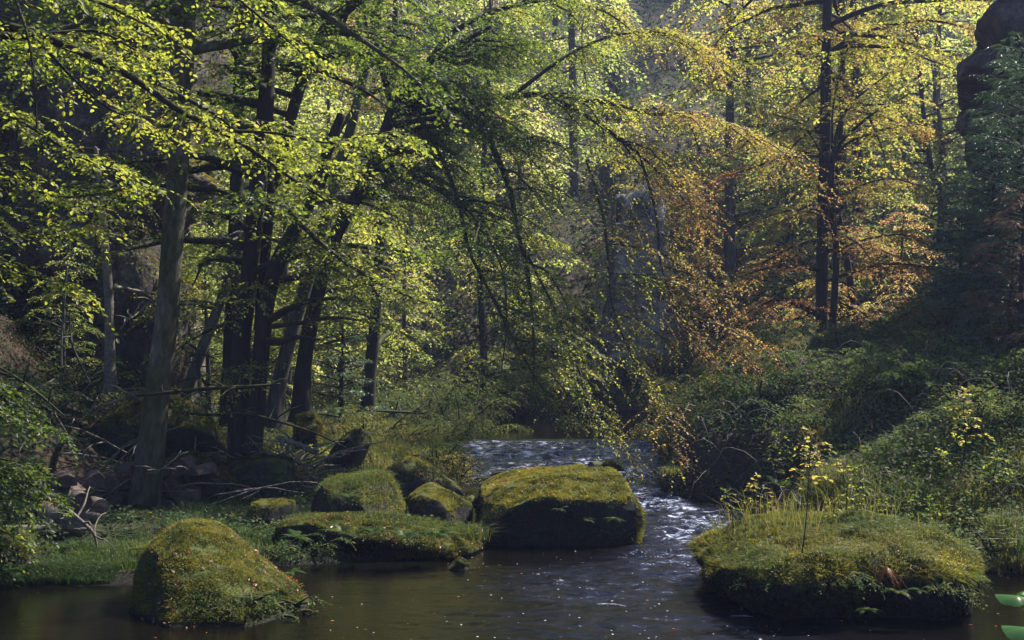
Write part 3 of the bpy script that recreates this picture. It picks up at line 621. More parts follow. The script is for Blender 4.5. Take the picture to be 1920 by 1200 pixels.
# --- 3 near beech out of frame left: its boughs cross the top left
b0 = np.array([[-6.6, 12.2, gz(-6.6, 13.5), .30], [-6.55, 12.3, 3, .26], [-6.5, 12.4, 6.5, .22], [-6.4, 12.6, 10, .15], [-6.3, 12.8, 13, .06]])
D3 = 12.6
B1 = wpath([(-170, 60, 20, 12.6), (0, 66, 16, 13), (42, 68, 14, 13.1), (110, 62, 9, 13.2), (190, 60, 6, 13.4), (280, 110, 4, 13.6)])
B2 = wpath([(-170, 10, 22, 12.4), (60, 60, 18, 12.4), (230, 135, 14, 12.6), (300, 182, 13, 12.8), (345, 212, 12, 13), (400, 238, 10, 13.2), (470, 280, 8, 13.4), (540, 330, 6, 13.6), (620, 380, 4, 13.8), (700, 420, 2, 14)])
B3 = wpath([(300, 160, 7, 13), (350, 185, 8, 13.2), (400, 212, 7, 13.4), (450, 250, 5, 13.8), (500, 285, 4, 14.1), (560, 300, 3, 14.4), (640, 310, 2, 14.8)])
B4 = wpath([(-170, -60, 20, 12.3), (30, -50, 14, 12), (120, -20, 10, 11.8), (200, 10, 7, 11.8), (260, 40, 5, 12), (300, 60, 3, 12.3)])
B5 = wpath([(-150, 120, 14, 12.2), (-30, 190, 9, 11.8), (60, 240, 7, 11.6), (140, 290, 5, 11.7), (220, 320, 3, 12)])
B6 = wpath([(-150, 240, 12, 12.2), (-50, 300, 8, 12), (40, 345, 6, 12), (120, 370, 4, 12.2), (250, 350, 2, 12.4)])
B7 = wpath([(30, 0, 6, 12), (50, 60, 5, 11.8), (62, 130, 4, 11.8), (68, 220, 3, 11.8), (70, 330, 2, 11.9)])
B8 = wpath([(-150, -140, 18, 12.6), (100, -140, 12, 12.8), (300, -80, 9, 13.2), (420, -20, 6, 13.6), (520, 60, 4, 14), (600, 130, 2, 14.3)])
B9 = wpath([(-150, 330, 8, 12), (-40, 400, 6, 11.9), (60, 440, 4, 11.8), (130, 430, 2, 12)])
B10 = wpath([(-150, 430, 8, 12), (-60, 480, 6, 11.9), (30, 510, 4, 11.9), (110, 530, 2, 12)])
lb = [B1, B2, B3, B4, B5, B6, B8, B9, B10]
B11 = wpath([(100, -90, 9, 13.4), (180, 0, 8, 13.6), (260, 60, 6, 13.8), (330, 120, 4, 14), (420, 170, 3, 14.2)])
B12 = wpath([(60, 60, 8, 12.8), (130, 140, 6, 13.4), (200, 200, 5, 13.6), (270, 230, 3, 13.8)])
B13 = wpath([(420, 245, 7, 13.3), (520, 250, 5, 13.5), (620, 268, 4, 13.7), (700, 250, 3, 14), (760, 255, 2, 14.3)])
lb += [B12, B13]
tree('overhanging_beech', 'sunlit yellow green beech boughs reaching in over the water from the top left corner', [b0], lb + [B7],
     [(lb, dict(spacing=.17, sub=(.35, 1.0), ns=6, spray=.34, nl=9, leaf=.064, tint=(.47, .12), tmpl=LEAF6, flat=.32, tn=.25, start=.12)), ([B7], dict(spacing=.4, sub=(.1, .2), ns=3, spray=.15, nl=4, leaf=.05, tint=(.5, .1)))],
     'bark_dark', seed=14, flare=.5)
# --- 4 the arching tree whose boughs hang over the stream, centre
E0 = wpath([(566, 790, 44), (566, 740, 38), (572, 670, 34), (588, 580, 32), (610, 500, 30), (635, 430, 30), (668, 370, 29), (697, 315, 28), (718, 260, 27), (738, 205, 26), (760, 170, 22), (800, 120, 18), (850, 90, 13), (920, 50, 8)], 23)
E1 = wpath([(722, 225, 14), (780, 200, 14), (830, 188, 15), (900, 183, 13), (965, 180, 12, 22.4), (1020, 176, 10, 22), (1080, 180, 9, 21.8), (1092, 190, 7, 21.8), (1088, 202, 5, 21.8)], 23)
E2 = wpath([(722, 218, 16), (780, 212, 13), (860, 205, 14, 22.6), (900, 240, 14, 22.3), (935, 258, 10, 22), (975, 262, 7, 21.8), (1003, 256, 5, 21.7)], 23)
E3 = wpath([(905, 225, 12), (930, 290, 13, 22.2), (955, 350, 12, 22), (970, 430, 9, 21.6), (990, 520, 7, 21.2), (1000, 620, 5, 21), (1000, 720, 3, 20.8)], 22.5)
E4 = wpath([(1040, 185, 9, 22), (1120, 230, 8, 22.3), (1160, 260, 7, 22.6), (1200, 290, 6, 23), (1260, 350, 4, 23.4), (1320, 420, 2, 24)])
E5 = wpath([(780, 210, 8, 22.8), (830, 300, 8, 22.2), (860, 380, 8, 21.8), (880, 470, 7, 21.4), (925, 560, 6, 21), (975, 660, 4, 20.8), (1050, 780, 2, 20.6)])
E6 = wpath([(960, 180, 9, 22.4), (1040, 120, 8, 22.8), (1110, 80, 6, 23.2), (1200, 60, 5, 23.6), (1300, 80, 3, 24), (1360, 120, 2, 24.4)])
E7 = wpath([(1030, 178, 7, 22), (1150, 195, 7, 22.4), (1230, 215, 6, 22.8), (1300, 214, 5, 23.2), (1380, 240, 3, 23.6), (1450, 280, 2, 24)])
E8 = wpath([(800, 120, 13), (850, 60, 11), (930, 20, 9), (1030, 0, 7), (1130, 20, 4), (1200, 70, 2)], 23)
E9 = wpath([(735, 205, 12, 23), (722, 150, 14, 22.8), (712, 120, 8, 22.6), (690, 60, 6, 22.4), (680, 0, 4, 22.2)])
E10 = wpath([(1100, 300, 6, 22.6), (1130, 400, 6, 22), (1140, 480, 5, 21.6), (1150, 580, 4, 21.2), (1190, 680, 3, 21), (1230, 760, 2, 20.8)])
E11 = wpath([(990, 480, 6, 21.3), (1040, 580, 5, 20.8), (1080, 680, 4, 20.5), (1110, 760, 3, 20.2), (1140, 810, 2, 20)])
E12 = wpath([(1200, 290, 6, 23), (1230, 400, 5, 22.4), (1240, 500, 4, 22), (1280, 600, 3, 21.7), (1330, 680, 2, 21.5)])
E13 = wpath([(640, 0, 6, 22.4), (700, 20, 8, 22.4), (750, 80, 8, 22.4), (800, 150, 7, 22.4), (880, 190, 6, 22.2), (930, 240, 5, 22)])
E14 = wpath([(860, 380, 5, 21.8), (900, 420, 5, 21.4), (940, 500, 4, 21), (950, 600, 3, 20.8), (940, 700, 2, 20.6)])
E15 = wpath([(700, 315, 10, 22.8), (770, 330, 8, 22), (840, 370, 6, 21.4), (900, 430, 4, 21), (960, 500, 2, 20.6)])
E0[:, 3] *= .85
lE = [E1, E2, E3, E4, E5, E6, E7, E8, E9, E10, E11, E12, E13, E14, E15]
fill = []
for q, (pth, cnt) in enumerate(((E1, 5), (E2, 5), (E3, 6), (E4, 6), (E5, 6), (E6, 5), (E7, 5), (E8, 5), (E15, 5), (E13, 5), (E10, 4), (E12, 4))): fill += rlimbs(pth, cnt, .2, 1, (1.0, 2.3), .02, az=(-1.5, 1.2), el=(-.35, .3), sag=.9, seed=400 + q, taper=.2)
lEr = rlimbs(E0, 24, .45, 1, (1.5, 4.2), .06, az=(-1.0, 1.4), el=(0, .8), seed=4)
tree('arching_tree', 'tall tree leaning over the stream with long drooping leafy boughs in the centre', [E0], lE + lEr + fill,
     [([E1, E2, E4, E6, E7, E8, E9, E13, E15] + lEr, dict(spacing=.10, sub=(.4, 1.25), ns=6, spray=.34, nl=10, leaf=.058, tint=(.46, .16), droop=.35, grad=.25, tx=.11, x0=.6)),
      (fill, dict(spacing=.15, sub=(.35, .95), ns=5, spray=.32, nl=9, leaf=.052, tint=(.42, .18), droop=.3, grad=.3, tx=.13, x0=.9)),
      ([E3, E5, E10, E11, E12, E14], dict(spacing=.10, sub=(.4, 1.15), ns=6, spray=.34, nl=9, leaf=.052, tint=(.42, .2), droop=.35, hang=.06, grad=.3, start=.1, tx=.11, x0=.8))], 'bark_dark', seed=31, flare=.6, nseg=90)
# more trunks behind the dark ones
def simple(name, label, rows, D, nl, L, seed, tint, bark='bark_dark', az=(0, 2 * PI), lo=.4, leaf=.08, group=None, **kw):
    p = wpath(rows, D); ls = rlimbs(p, nl, lo, 1, L, p[:, 3].max() * .4, az, (.0, .5), seed=seed)
    k = dict(spacing=.22, sub=(.5, 1.3), ns=6, spray=.40, nl=8, leaf=leaf, tint=tint); k.update(kw)
    return tree(name, label, [p], ls, [(ls, k)], bark, group, seed=seed, flare=.25)
simple('forest_tree', 'straight upright trunk just left of the black many-stemmed tree', [(424, 850, 34), (430, 700, 28), (437, 520, 26), (443, 380, 25), (447, 200, 23), (452, 0, 20), (455, -250, 15), (458, -480, 6)], 24, 16, (1.8, 3.6), 51, (.3, .12), lo=.35)
simple('forest_tree', 'reddish trunk leaning right between the black tree and the arching one', [(512, 800, 40), (520, 735, 30), (540, 650, 26), (565, 560, 26), (590, 480, 24), (612, 400, 22), (640, 300, 20), (668, 200, 18), (700, 60, 15), (735, -120, 10), (760, -300, 4)], 25, 16, (1.5, 3.4), 52, (.42, .14), 'bark', lo=.35)
simple('dead_snag', 'slender dead looking trunk with ivy standing on the slope at the left', [(207, 735, 24), (206, 660, 19), (204, 560, 17), (198, 470, 15), (190, 380, 12), (182, 290, 8), (178, 275, 4)], 22, 5, (.6, 1.2), 53, (.5, .2), 'dead', lo=.3, leaf=.05, az=(-1.5, 1.5))
simple('forest_tree', 'thin trunk leaning left in the gloom beside the grey beech', [(330, 800, 20), (355, 720, 20), (385, 640, 20), (415, 560, 18), (440, 490, 14), (470, 400, 8)], 23, 6, (.8, 1.8), 54, (.35, .12), 'bark', lo=.5)
simple('forest_tree', 'short dark trunk right of the arching tree, half hidden by bright leaves', [(690, 770, 26), (694, 700, 24), (702, 620, 22), (710, 500, 20), (722, 380, 18), (730, 240, 15), (740, 60, 12), (745, -160, 6)], 28, 18, (1.8, 3.6), 55, (.52, .13), lo=.22)
simple('forest_tree', 'slim trunk in shade left of the pool behind the tall bush', [(905, 750, 16), (908, 700, 14), (905, 620, 13), (900, 500, 12), (905, 340, 11), (915, 180, 9), (920, 0, 5)], 36, 20, (2.0, 3.8), 56, (.50, .16), lo=.15, leaf=.10)
# the whitish twisted trunk in front of the pale wall
simple('pale_trunk', 'short pale twisted trunk by the far bank in front of the rock wall', [(1122, 790, 26), (1130, 750, 18), (1140, 715, 20), (1132, 680, 18), (1128, 640, 16), (1140, 560, 13), (1150, 440, 10), (1148, 330, 5)], 37, 8, (1.2, 2.4), 57, (.68, .2), 'bark', lo=.5, leaf=.08)
# --- right bank trees
R1 = wpath([(1540, 690, 30), (1541, 640, 24), (1541, 560, 22), (1543, 440, 22), (1545, 320, 21), (1548, 200, 20), (1550, 80, 18), (1553, -60, 16), (1556, -300, 12), (1558, -560, 5)], 30)
R1a = wpath([(1552, 100, 8, 30), (1590, 75, 7, 29.6), (1640, 55, 6, 29.2), (1700, 42, 5, 28.8), (1760, 40, 4, 28.4), (1840, 60, 2, 28)])
R1b = wpath([(1541, 505, 10, 30), (1500, 502, 8, 29.6), (1460, 498, 6, 29.2), (1400, 515, 4, 28.8), (1340, 545, 2, 28.5)])
R1c = wpath([(1536, 590, 14, 30), (1505, 575, 12, 29.6), (1470, 562, 8, 29.2), (1430, 570, 5, 29), (1380, 600, 2, 28.8)])
R1d = wpath([(1541, 530, 7, 30), (1600, 510, 7, 29.5), (1660, 495, 5, 29), (1730, 500, 3, 28.6), (1790, 520, 2, 28.4)])
R1e = wpath([(1544, 250, 7, 30), (1490, 240, 6, 29.5), (1420, 262, 4, 29), (1340, 300, 2, 28.6)])
lR = rlimbs(R1, 26, .12, .98, (1.6, 3.6), .045, seed=61, el=(-.1, .35), taper=.35)
lRt = rlimbs(R1, 22, .62, .99, (3.8, 6.5), .07, seed=63, el=(-.05, .35), taper=.3)  # long boughs above the frame, added to shade the centre
tree('bank_tree', 'tall straight dark trunk on the crest of the right bank', [R1], [R1a, R1b, R1c, R1d, R1e] + lR + lRt,
     [(lRt, dict(spacing=.3, sub=(.7, 1.6), ns=6, spray=.5, nl=8, leaf=.11, tint=(.62, .15))), ([R1b, R1c, R1d, R1e, R1a] + lR, dict(spacing=.15, sub=(.35, 1.1), ns=6, spray=.34, nl=9, leaf=.066, tint=(.84, .16), grad=.3, flat=.25))], 'bark_dark', seed=62, flare=.5)
R2 = wpath([(1572, 680, 20), (1562, 610, 14), (1566, 540, 13), (1568, 470, 12), (1560, 400, 12), (1558, 330, 12), (1562, 290, 11)], 28.8)
f_ = lambda rows: wpath(rows, 28.8)
R2L = [f_([(1562, 292, 8), (1580, 262, 7), (1610, 235, 6), (1650, 205, 4), (1700, 190, 2)]), f_([(1562, 285, 6), (1574, 230, 6), (1600, 190, 5), (1650, 150, 3), (1690, 120, 2)]),
       f_([(1560, 300, 8), (1590, 268, 6), (1640, 248, 5), (1700, 235, 4), (1750, 245, 2)]), f_([(1560, 320, 6), (1530, 270, 5), (1500, 230, 4), (1450, 215, 2)]),
       f_([(1568, 380, 6), (1610, 350, 5), (1670, 335, 4), (1730, 350, 2)]), f_([(1562, 420, 6), (1530, 400, 5), (1480, 395, 4), (1430, 410, 2)]), f_([(1568, 470, 6), (1620, 450, 5), (1690, 440, 3), (1740, 460, 2)]), f_([(1560, 280, 5), (1562, 200, 4), (1580, 120, 3), (1600, 60, 2)])]
tree('forked_beech', 'slim tree right of the tall trunk, its limbs fanning out in a vase shape', [R2], R2L, [(R2L, dict(spacing=.12, sub=(.4, 1.2), ns=6, spray=.36, nl=9, leaf=.066, tint=(.76, .16), flat=.2, grad=.3))], 'bark_dark', seed=64, flare=.3)
simple('bank_tree', 'leaning stem with knobbly bark behind the forked slim tree', [(1612, 660, 18), (1602, 600, 14), (1590, 500, 13), (1575, 420, 12), (1568, 360, 11), (1575, 260, 10), (1580, 120, 9), (1576, 0, 8), (1575, -180, 4)], 32, 16, (1.5, 3.2), 65, (.60, .16), lo=.2, leaf=.065)
simple('bank_tree', 'thin slanting trunk left of the cliff in bright foliage', [(1772, 400, 13), (1760, 365, 12), (1745, 310, 11), (1736, 250, 9), (1728, 180, 8), (1722, 110, 7), (1716, 20, 5)], 40, 12, (1.6, 3), 66, (.52, .12), lo=.1, leaf=.09)
simple('bank_tree', 'far upright trunk seen between the tall dark trunk and the top edge', [(1608, 400, 18), (1606, 250, 17), (1603, 120, 16), (1598, 0, 15), (1596, -150, 12), (1594, -330, 5)], 42, 16, (2, 4), 67, (.50, .12), lo=.05, leaf=.10)
simple('bank_tree', 'second far trunk close left of the far upright one', [(1580, 400, 14), (1579, 200, 13), (1578, 60, 13), (1577, -60, 11), (1577, -240, 4)], 44, 14, (2, 4), 68, (.52, .12), lo=.05, leaf=.10)
# ================================================================== FAR WOOD
def far_tree(h, nl, leaf, tint, seed, lo=.12, spread=(2.2, 4.2), gradv=.25):
    rs = np.random.RandomState(seed)
    p = np.array([[0, 0, -.6, .20], [.05 * rs.randn(), 0, h * .25, .17], [.25 * rs.randn(), .2 * rs.randn(), h * .6, .11], [.3 * rs.randn(), .3 * rs.randn(), h, .02]])
    ls = rlimbs(p, nl, lo, 1, spread, .05, el=(-.05, .5), seed=seed, k=6, taper=.65)
    root = empty('forest_tree', (0, 0, 0), 'x', 'tree', 'trees on the slopes at the back'); tb = MB(); trunk_tube(tb, p, 8, 16, .1, 0, seed)
    for l in ls: trunk_tube(tb, l, 4, 7, 0, 0, 0)
    part('trunk', tb, M['bark'], root); cb = MB()
    foliate(cb, ls, spacing=.42, sub=(.6, 1.5), ns=5, spray=.6, nl=6, leaf=leaf, tint=tint, start=.15, rs=rs, grad=gradv, tn=.1, twigs=False, flat=.35)
    part('crown', cb, [M['bark'], M['farleaf']], root)
    return root
def put_copy(root, loc, rz, s, label, group=None):
    r = root.copy(); C.objects.link(r); r.location = [float(c) for c in loc]; r.rotation_euler = (0, 0, rz); r.scale = (s, s, s); r['label'] = label
    if group: r['group'] = group
    for ch in root.children:
        c = ch.copy(); C.objects.link(c); c.parent = r
    return r
VAR = {'green': [far_tree(14, 36, .16, (.36, .12), 101), far_tree(11, 32, .16, (.42, .12), 102)],
       'yellow': [far_tree(14, 36, .16, (.49, .12), 103), far_tree(11, 32, .16, (.54, .12), 104)],
       'gold': [far_tree(10, 34, .15, (.84, .14), 105)]}
rs = np.random.RandomState(77); used = {}
NAMES = {'green': 'green leaved tree', 'yellow': 'yellow green tree', 'gold': 'golden brown tree'}
def far_place(x, y, kind, where, s=1.0):
    v = VAR[kind][rs.randint(len(VAR[kind]))]; z = gz(x, y) - .2; sc_ = s * rs.uniform(.8, 1.2); lab = '%s %s' % (NAMES[kind], where); rz = rs.uniform(0, 6.28)
    if id(v) not in used:
        used[id(v)] = 1; v.location = (x, y, z); v.rotation_euler = (0, 0, rz); v.scale = (sc_,) * 3; v['label'] = lab; v['group'] = 'far trees ' + where; return
    put_copy(v, (x, y, z), rz, sc_, lab, 'far trees ' + where)
nfar = 0
for y in (43, 50, 59, 70, 83, 97):
    step = 3.6 + (y - 42) * .055
    x = -.46 * y - 2
    while x < .46 * y + 2:
        xx = x + rs.uniform(-1, 1) * step * .4; yy = y + rs.uniform(-2, 2); x += step * rs.uniform(.8, 1.25)
        px = 960 + xx / yy * F
        if y == 43 and 1050 < px < 1330: continue
        kind = rs.choice(['green', 'yellow', 'gold'], p=[.55, .4, .05] if px < 700 else ([.3, .45, .25] if px < 1250 else [.15, .65, .2]))
        where = 'on the dim slope behind the left bank' if px < 600 else ('on the far slope behind the drooping boughs' if px < 1150 else ('on the hazy far slope above the pale rock' if px < 1480 else 'on the bright hillside behind the tall dark trunk'))
        if 1120 < px < 1470 and y > 46 and rs.rand() < .9: continue
        far_place(xx, yy, kind, where); nfar += 1
# left hillside wood, nearer
for px, D_, s in ((-60, 27, .5), (250, 44, .8), (390, 34, .7), (480, 38, .9), (330, 40, .9), (620, 36, .7), (560, 42, .9), (730, 40, .75), (820, 44, .8), (390, 27, .36), (430, 30, .5), (120, 24, .26), (30, 25, .3), (540, 32, .55), (640, 33, .6), (760, 36, .6), (300, 31, .5)):
    x = (px - 960) / F * D_; far_place(x, D_, 'green' if px < 500 else 'yellow', 'standing just behind the left bank trunks', s)
# right side, behind the crest
for px, D_, s, kd in ((1380, 38, .45, 'gold'), (1470, 42, .9, 'yellow'), (1420, 36, .5, 'gold'), (1650, 37, .6, 'yellow'), (1700, 45, .9, 'yellow'), (1760, 40, .7, 'yellow'), (1500, 48, 1., 'yellow'), (1330, 44, .6, 'gold'), (1290, 40, .42, 'gold'), (1490, 34, .32, 'yellow'), (1620, 35, .4, 'gold'), (1690, 33, .4, 'gold')):
    x = (px - 960) / F * D_; far_place(x, D_, kd, 'just behind the crest of the right bank', s)
print('far trees', nfar)

# ================================================================== SPRUCES at the right cliff
def spruce(px, D_, h, seed, label, tint=(.5, .2), m='needle', bd=1.0, dz=-.3, dens=1.0, name='spruce', cat='tree'):
    b = G(px, D_, dz); rs = np.random.RandomState(seed); p = np.array([[b[0], b[1], b[2], .035 + h * .012], [b[0], b[1], b[2] + h * .5, .02 + h * .007], [b[0] + .05, b[1], b[2] + h, .012]])
    nb = int(h * 11 * dens); ls = []
    for i in range(nb):
        f = (i + rs.rand()) / nb; L = (1 - f) ** .8 * h * .30 * bd + .25; az = i * 2.4 + rs.rand()
        ls.append(limb(np.array([b[0], b[1], b[2] + h * (.04 + .95 * f)]), az, rs.uniform(-.05, .35) + .5 * f, L, .012 + .006 * L, .35, .07, 6, rs))
    return tree(name, label, [p], ls, [(ls, dict(m=m, spacing=.085, sub=(.18, .42), ns=4, spray=.14, nl=9, leaf=.075, tint=tint, tmpl=NEEDLE, droop=.25, flat=.3, tn=.0, rs=rs, twigs=False, start=.1))], 'bark_dark', 'young spruces below the right cliff', seed=seed, flare=.2, sides=8, cat=cat, nseg=16)
spruce(1860, 21.5, 3.9, 201, 'young spruce standing in front of the cliff, second from the right edge')
spruce(1925, 20.5, 4.8, 202, 'tall young spruce at the very right edge')
spruce(1800, 24.0, 2.6, 203, 'small dark spruce at the foot of the cliff, leftmost of the spruces', (.35, .2))
spruce(1855, 23.2, 4.0, 204, 'blue green spruce rising past the cliff ledge', (.65, .2))
spruce(1912, 22.5, 5.4, 205, 'spruce with pale tips against the upper cliff', (.7, .2))
spruce(1895, 19.6, 2.2, 206, 'bushy low spruce in front of the others at the right edge', (.4, .2))
spruce(1915, 19.0, 2.9, 208, 'brown withered conifer at the right edge', (.6, .3), 'browntwig', 1.0, name='withered_conifer')
spruce(640, 27.5, 3.0, 209, 'small pale green spruce in shade right of the black stems', (.75, .2))

# ================================================================== BUSHES
def bush(b, label, h, r, tint=(.4, .2), leaf=.05, m='shrub', ns=10, seed=0, name='bush', group='bushes on the banks', el=(.5, 1.3), dens=1.0, tmpl=LEAF4, hang=0, droop=.3, az=(0, 2 * PI), tn=.2, bark='bark_dark'):
    rs = np.random.RandomState(seed + 700); ls = []
    for i in range(ns):
        a = rs.uniform(*az); e = rs.uniform(*el); L = h * rs.uniform(.7, 1.1) if e > .9 else r * rs.uniform(.8, 1.3)
        ls.append(limb(np.array(b) + np.array([rs.randn() * .08, rs.randn() * .08, -.08]), a, e, L, .012 + .006 * h, .6, .18, 7, rs))
    return tree(name, label, [ls[0]], ls[1:], [(ls, dict(m=m, spacing=.12 / dens, sub=(.15 * h + .1, .38 * h + .12), ns=4, spray=.10 + .07 * h, nl=6, leaf=leaf, tint=tint, droop=droop, flat=.5, rs=rs, start=.15, tn=tn, twr=.004, tmpl=tmpl, hang=hang))], bark, group, seed=seed, flare=0, cat='bush', sides=6, nseg=16)
bush(G(862, 29.5), 'tall grey green bush on the left bank beside the rapids', 2.0, 1.3, (.55, .14), .05, seed=1, ns=26, dens=1.4)
bush(G(800, 31), 'grey green bush further back left of the rapids', 1.9, 1.2, (.55, .14), .05, seed=2, ns=20, dens=1.3)
bush(G(835, 27.5), 'rounded bush with reddish tips above the rapids', .9, .8, (.6, .25), .045, seed=3, ns=16)
bush(G(700, 26), 'bright green bush in the sun behind the leaning stone', 1.1, .9, (.72, .12), .05, 'shrub', seed=4, ns=16)
bush(G(645, 25), 'yellow green shrub beside the stump shaped stone', .8, .7, (.8, .12), .05, 'shrub', seed=5, ns=14)
bush(G(760, 25.5), 'low mixed shrub behind the long boulder', .8, .8, (.7, .16), .045, seed=6, ns=14)
bush(G(742, 29.5), 'dark leafy bush below the short trunk', 1.5, 1.1, (.45, .2), .055, seed=7, ns=18)
bush(G(540, 20.2), 'yellow leaved shrub at the foot of the black tree', .8, .7, (.52, .14), .04, 'leaf', seed=8, ns=18, dens=1.3)
bush(G(475, 19.4), 'dark green shrub over the rock under the black tree', .7, .6, (.35, .1), .04, seed=9, ns=14)
bush(G(575, 21), 'golden shrub in front of the stump shaped stone', .55, .55, (.62, .14), .035, 'leaf', seed=10, ns=14)
bush(G(690, 21.5), 'golden grassy shrub right of the leaning stone', .5, .4, (.62, .14), .03, 'leaf', seed=11, ns=12)
bush(G(855, 21.5), 'golden brown shrub between the long boulder and the rapids', .75, .6, (.66, .14), .035, 'leaf', seed=12, ns=18)
bush(G(815, 22.5), 'green and rusty shrub above the long boulder', .7, .6, (.6, .2), .04, seed=13, ns=14)
# far bank
for i, (px, D_, h, t) in enumerate(((1180, 38.5, .5, .6), (1250, 38.8, .5, .7), (1080, 37.5, 1.3, .35), (1020, 37, 1.4, .5), (960, 37, 1.6, .3), (1310, 38.5, 1.6, .55), (900, 36.5, 1.8, .3), (1420, 39, 1.0, .6))):
    bush(G(px, D_), ['yellowish bush below the pale rock wall', 'rusty tinted bush right of the pale rock wall', 'dark bush at the far waterline', 'olive bush on the far bank under the drooping boughs', 'shady bush beside the dark far boulder', 'hazy bush where the pool bends right', 'deep green bush left of the dark far boulder', 'low bush right of the bend of the pool'][i], h, 1.4, (t, .2), .075, seed=20 + i, ns=18, group='bushes on the far bank')
# right bank shrubs leaning over the water
RB = [(1255, 27.5, .9, .85, .62, 'ochre bush on the bank edge right of the rapids'), (1290, 25, 1.0, .9, .55, 'olive bush arching over the undercut bank'), (1330, 22.8, .9, .9, .45, 'dark bush above the undercut of the right bank'), (1280, 22.2, .7, .7, .68, 'rust brown bush hanging to the water right of the midstream block'),
      (1400, 24.5, .8, 1.0, .4, 'dark green bush left of the broken stub'), (1475, 27, .8, 1., .5, 'green bush below the tall dark trunk'), (1420, 20.6, .8, .8, .35, 'shadowy fern like bush behind the island rock'), (1560, 24, .8, .9, .45, 'bramble bush on the middle of the right slope'),
      (1650, 27, .8, 1., .5, 'bramble bush below the crest of the right bank'), (1740, 25, .8, 1., .45, 'bramble bush near the foot of the cliff'), (1500, 21, .7, .8, .4, 'grey green bramble low on the right slope'), (1620, 20.5, .7, .8, .45, 'broad leaved bramble in the middle of the right slope'),
      (1700, 22.5, .8, .9, .42, 'thick bramble right of the slope middle'), (1810, 20, .8, .9, .42, 'grey green bramble near the right edge'), (1880, 18.2, .8, .9, .45, 'leafy bramble at the right edge'), (1720, 18.2, .7, .8, .52, 'pale green bramble behind the island rock'), (1820, 16.8, .7, .7, .5, 'green bramble right of the sapling'), (1230, 30, .8, .7, .7, 'fresh green bush at the far end of the right bank'),
      (1345, 27, .8, .9, .58, 'olive bush near the bank crest left of the stump'), (1900, 15.6, .5, .5, .5, 'small bramble by the water at the right edge')]
for i, (px, D_, h, r, t, lab) in enumerate(RB):
    bush(G(px, D_), lab, h, r, (t, .2), .05, seed=40 + i, ns=18, group='bushes on the right bank', tmpl=LEAF6 if D_ < 22 else LEAF4, dens=1.1, tn=.4)
# the leafy shrub that leans in at the left edge
for i, (px, py, D_, L, lab) in enumerate(((-70, 860, 13.0, 1.15, 'green leafy shrub leaning in from the left edge above the logs'), (-80, 730, 13.6, 1.15, 'upper leafy shrub twig layer at the left edge'), (-60, 960, 13.4, .9, 'low shrub with a few orange leaves at the left edge'))):
    b = P(px, py, D_); rs = np.random.RandomState(60 + i); ls = [limb(b + np.array([0, rs.uniform(-.3, .3), rs.uniform(-.35, .2)]), rs.uniform(-.5, .4), rs.uniform(-.2, .3), L * rs.uniform(.5, 1.0), .012, .6, .12, 7, rs) for _ in range((7, 6, 3)[i])]
    st = np.array([[b[0] - .3, D_, gz(b[0] - .3, D_), .03], [b[0] - .25, D_, b[2] * .6, .025], [b[0], D_, b[2], .02]])
    tree('bush', lab, [st], ls, [(ls, dict(m='leaf', spacing=.13, sub=(.2, .5), ns=5, spray=.22, nl=7, leaf=.062, tint=(.20, .13), tmpl=LEAF6, rs=rs, droop=.35, tn=.5))], 'bark_dark', 'shrubs at the left edge', seed=70 + i, flare=0, cat='bush', sides=6, nseg=16)

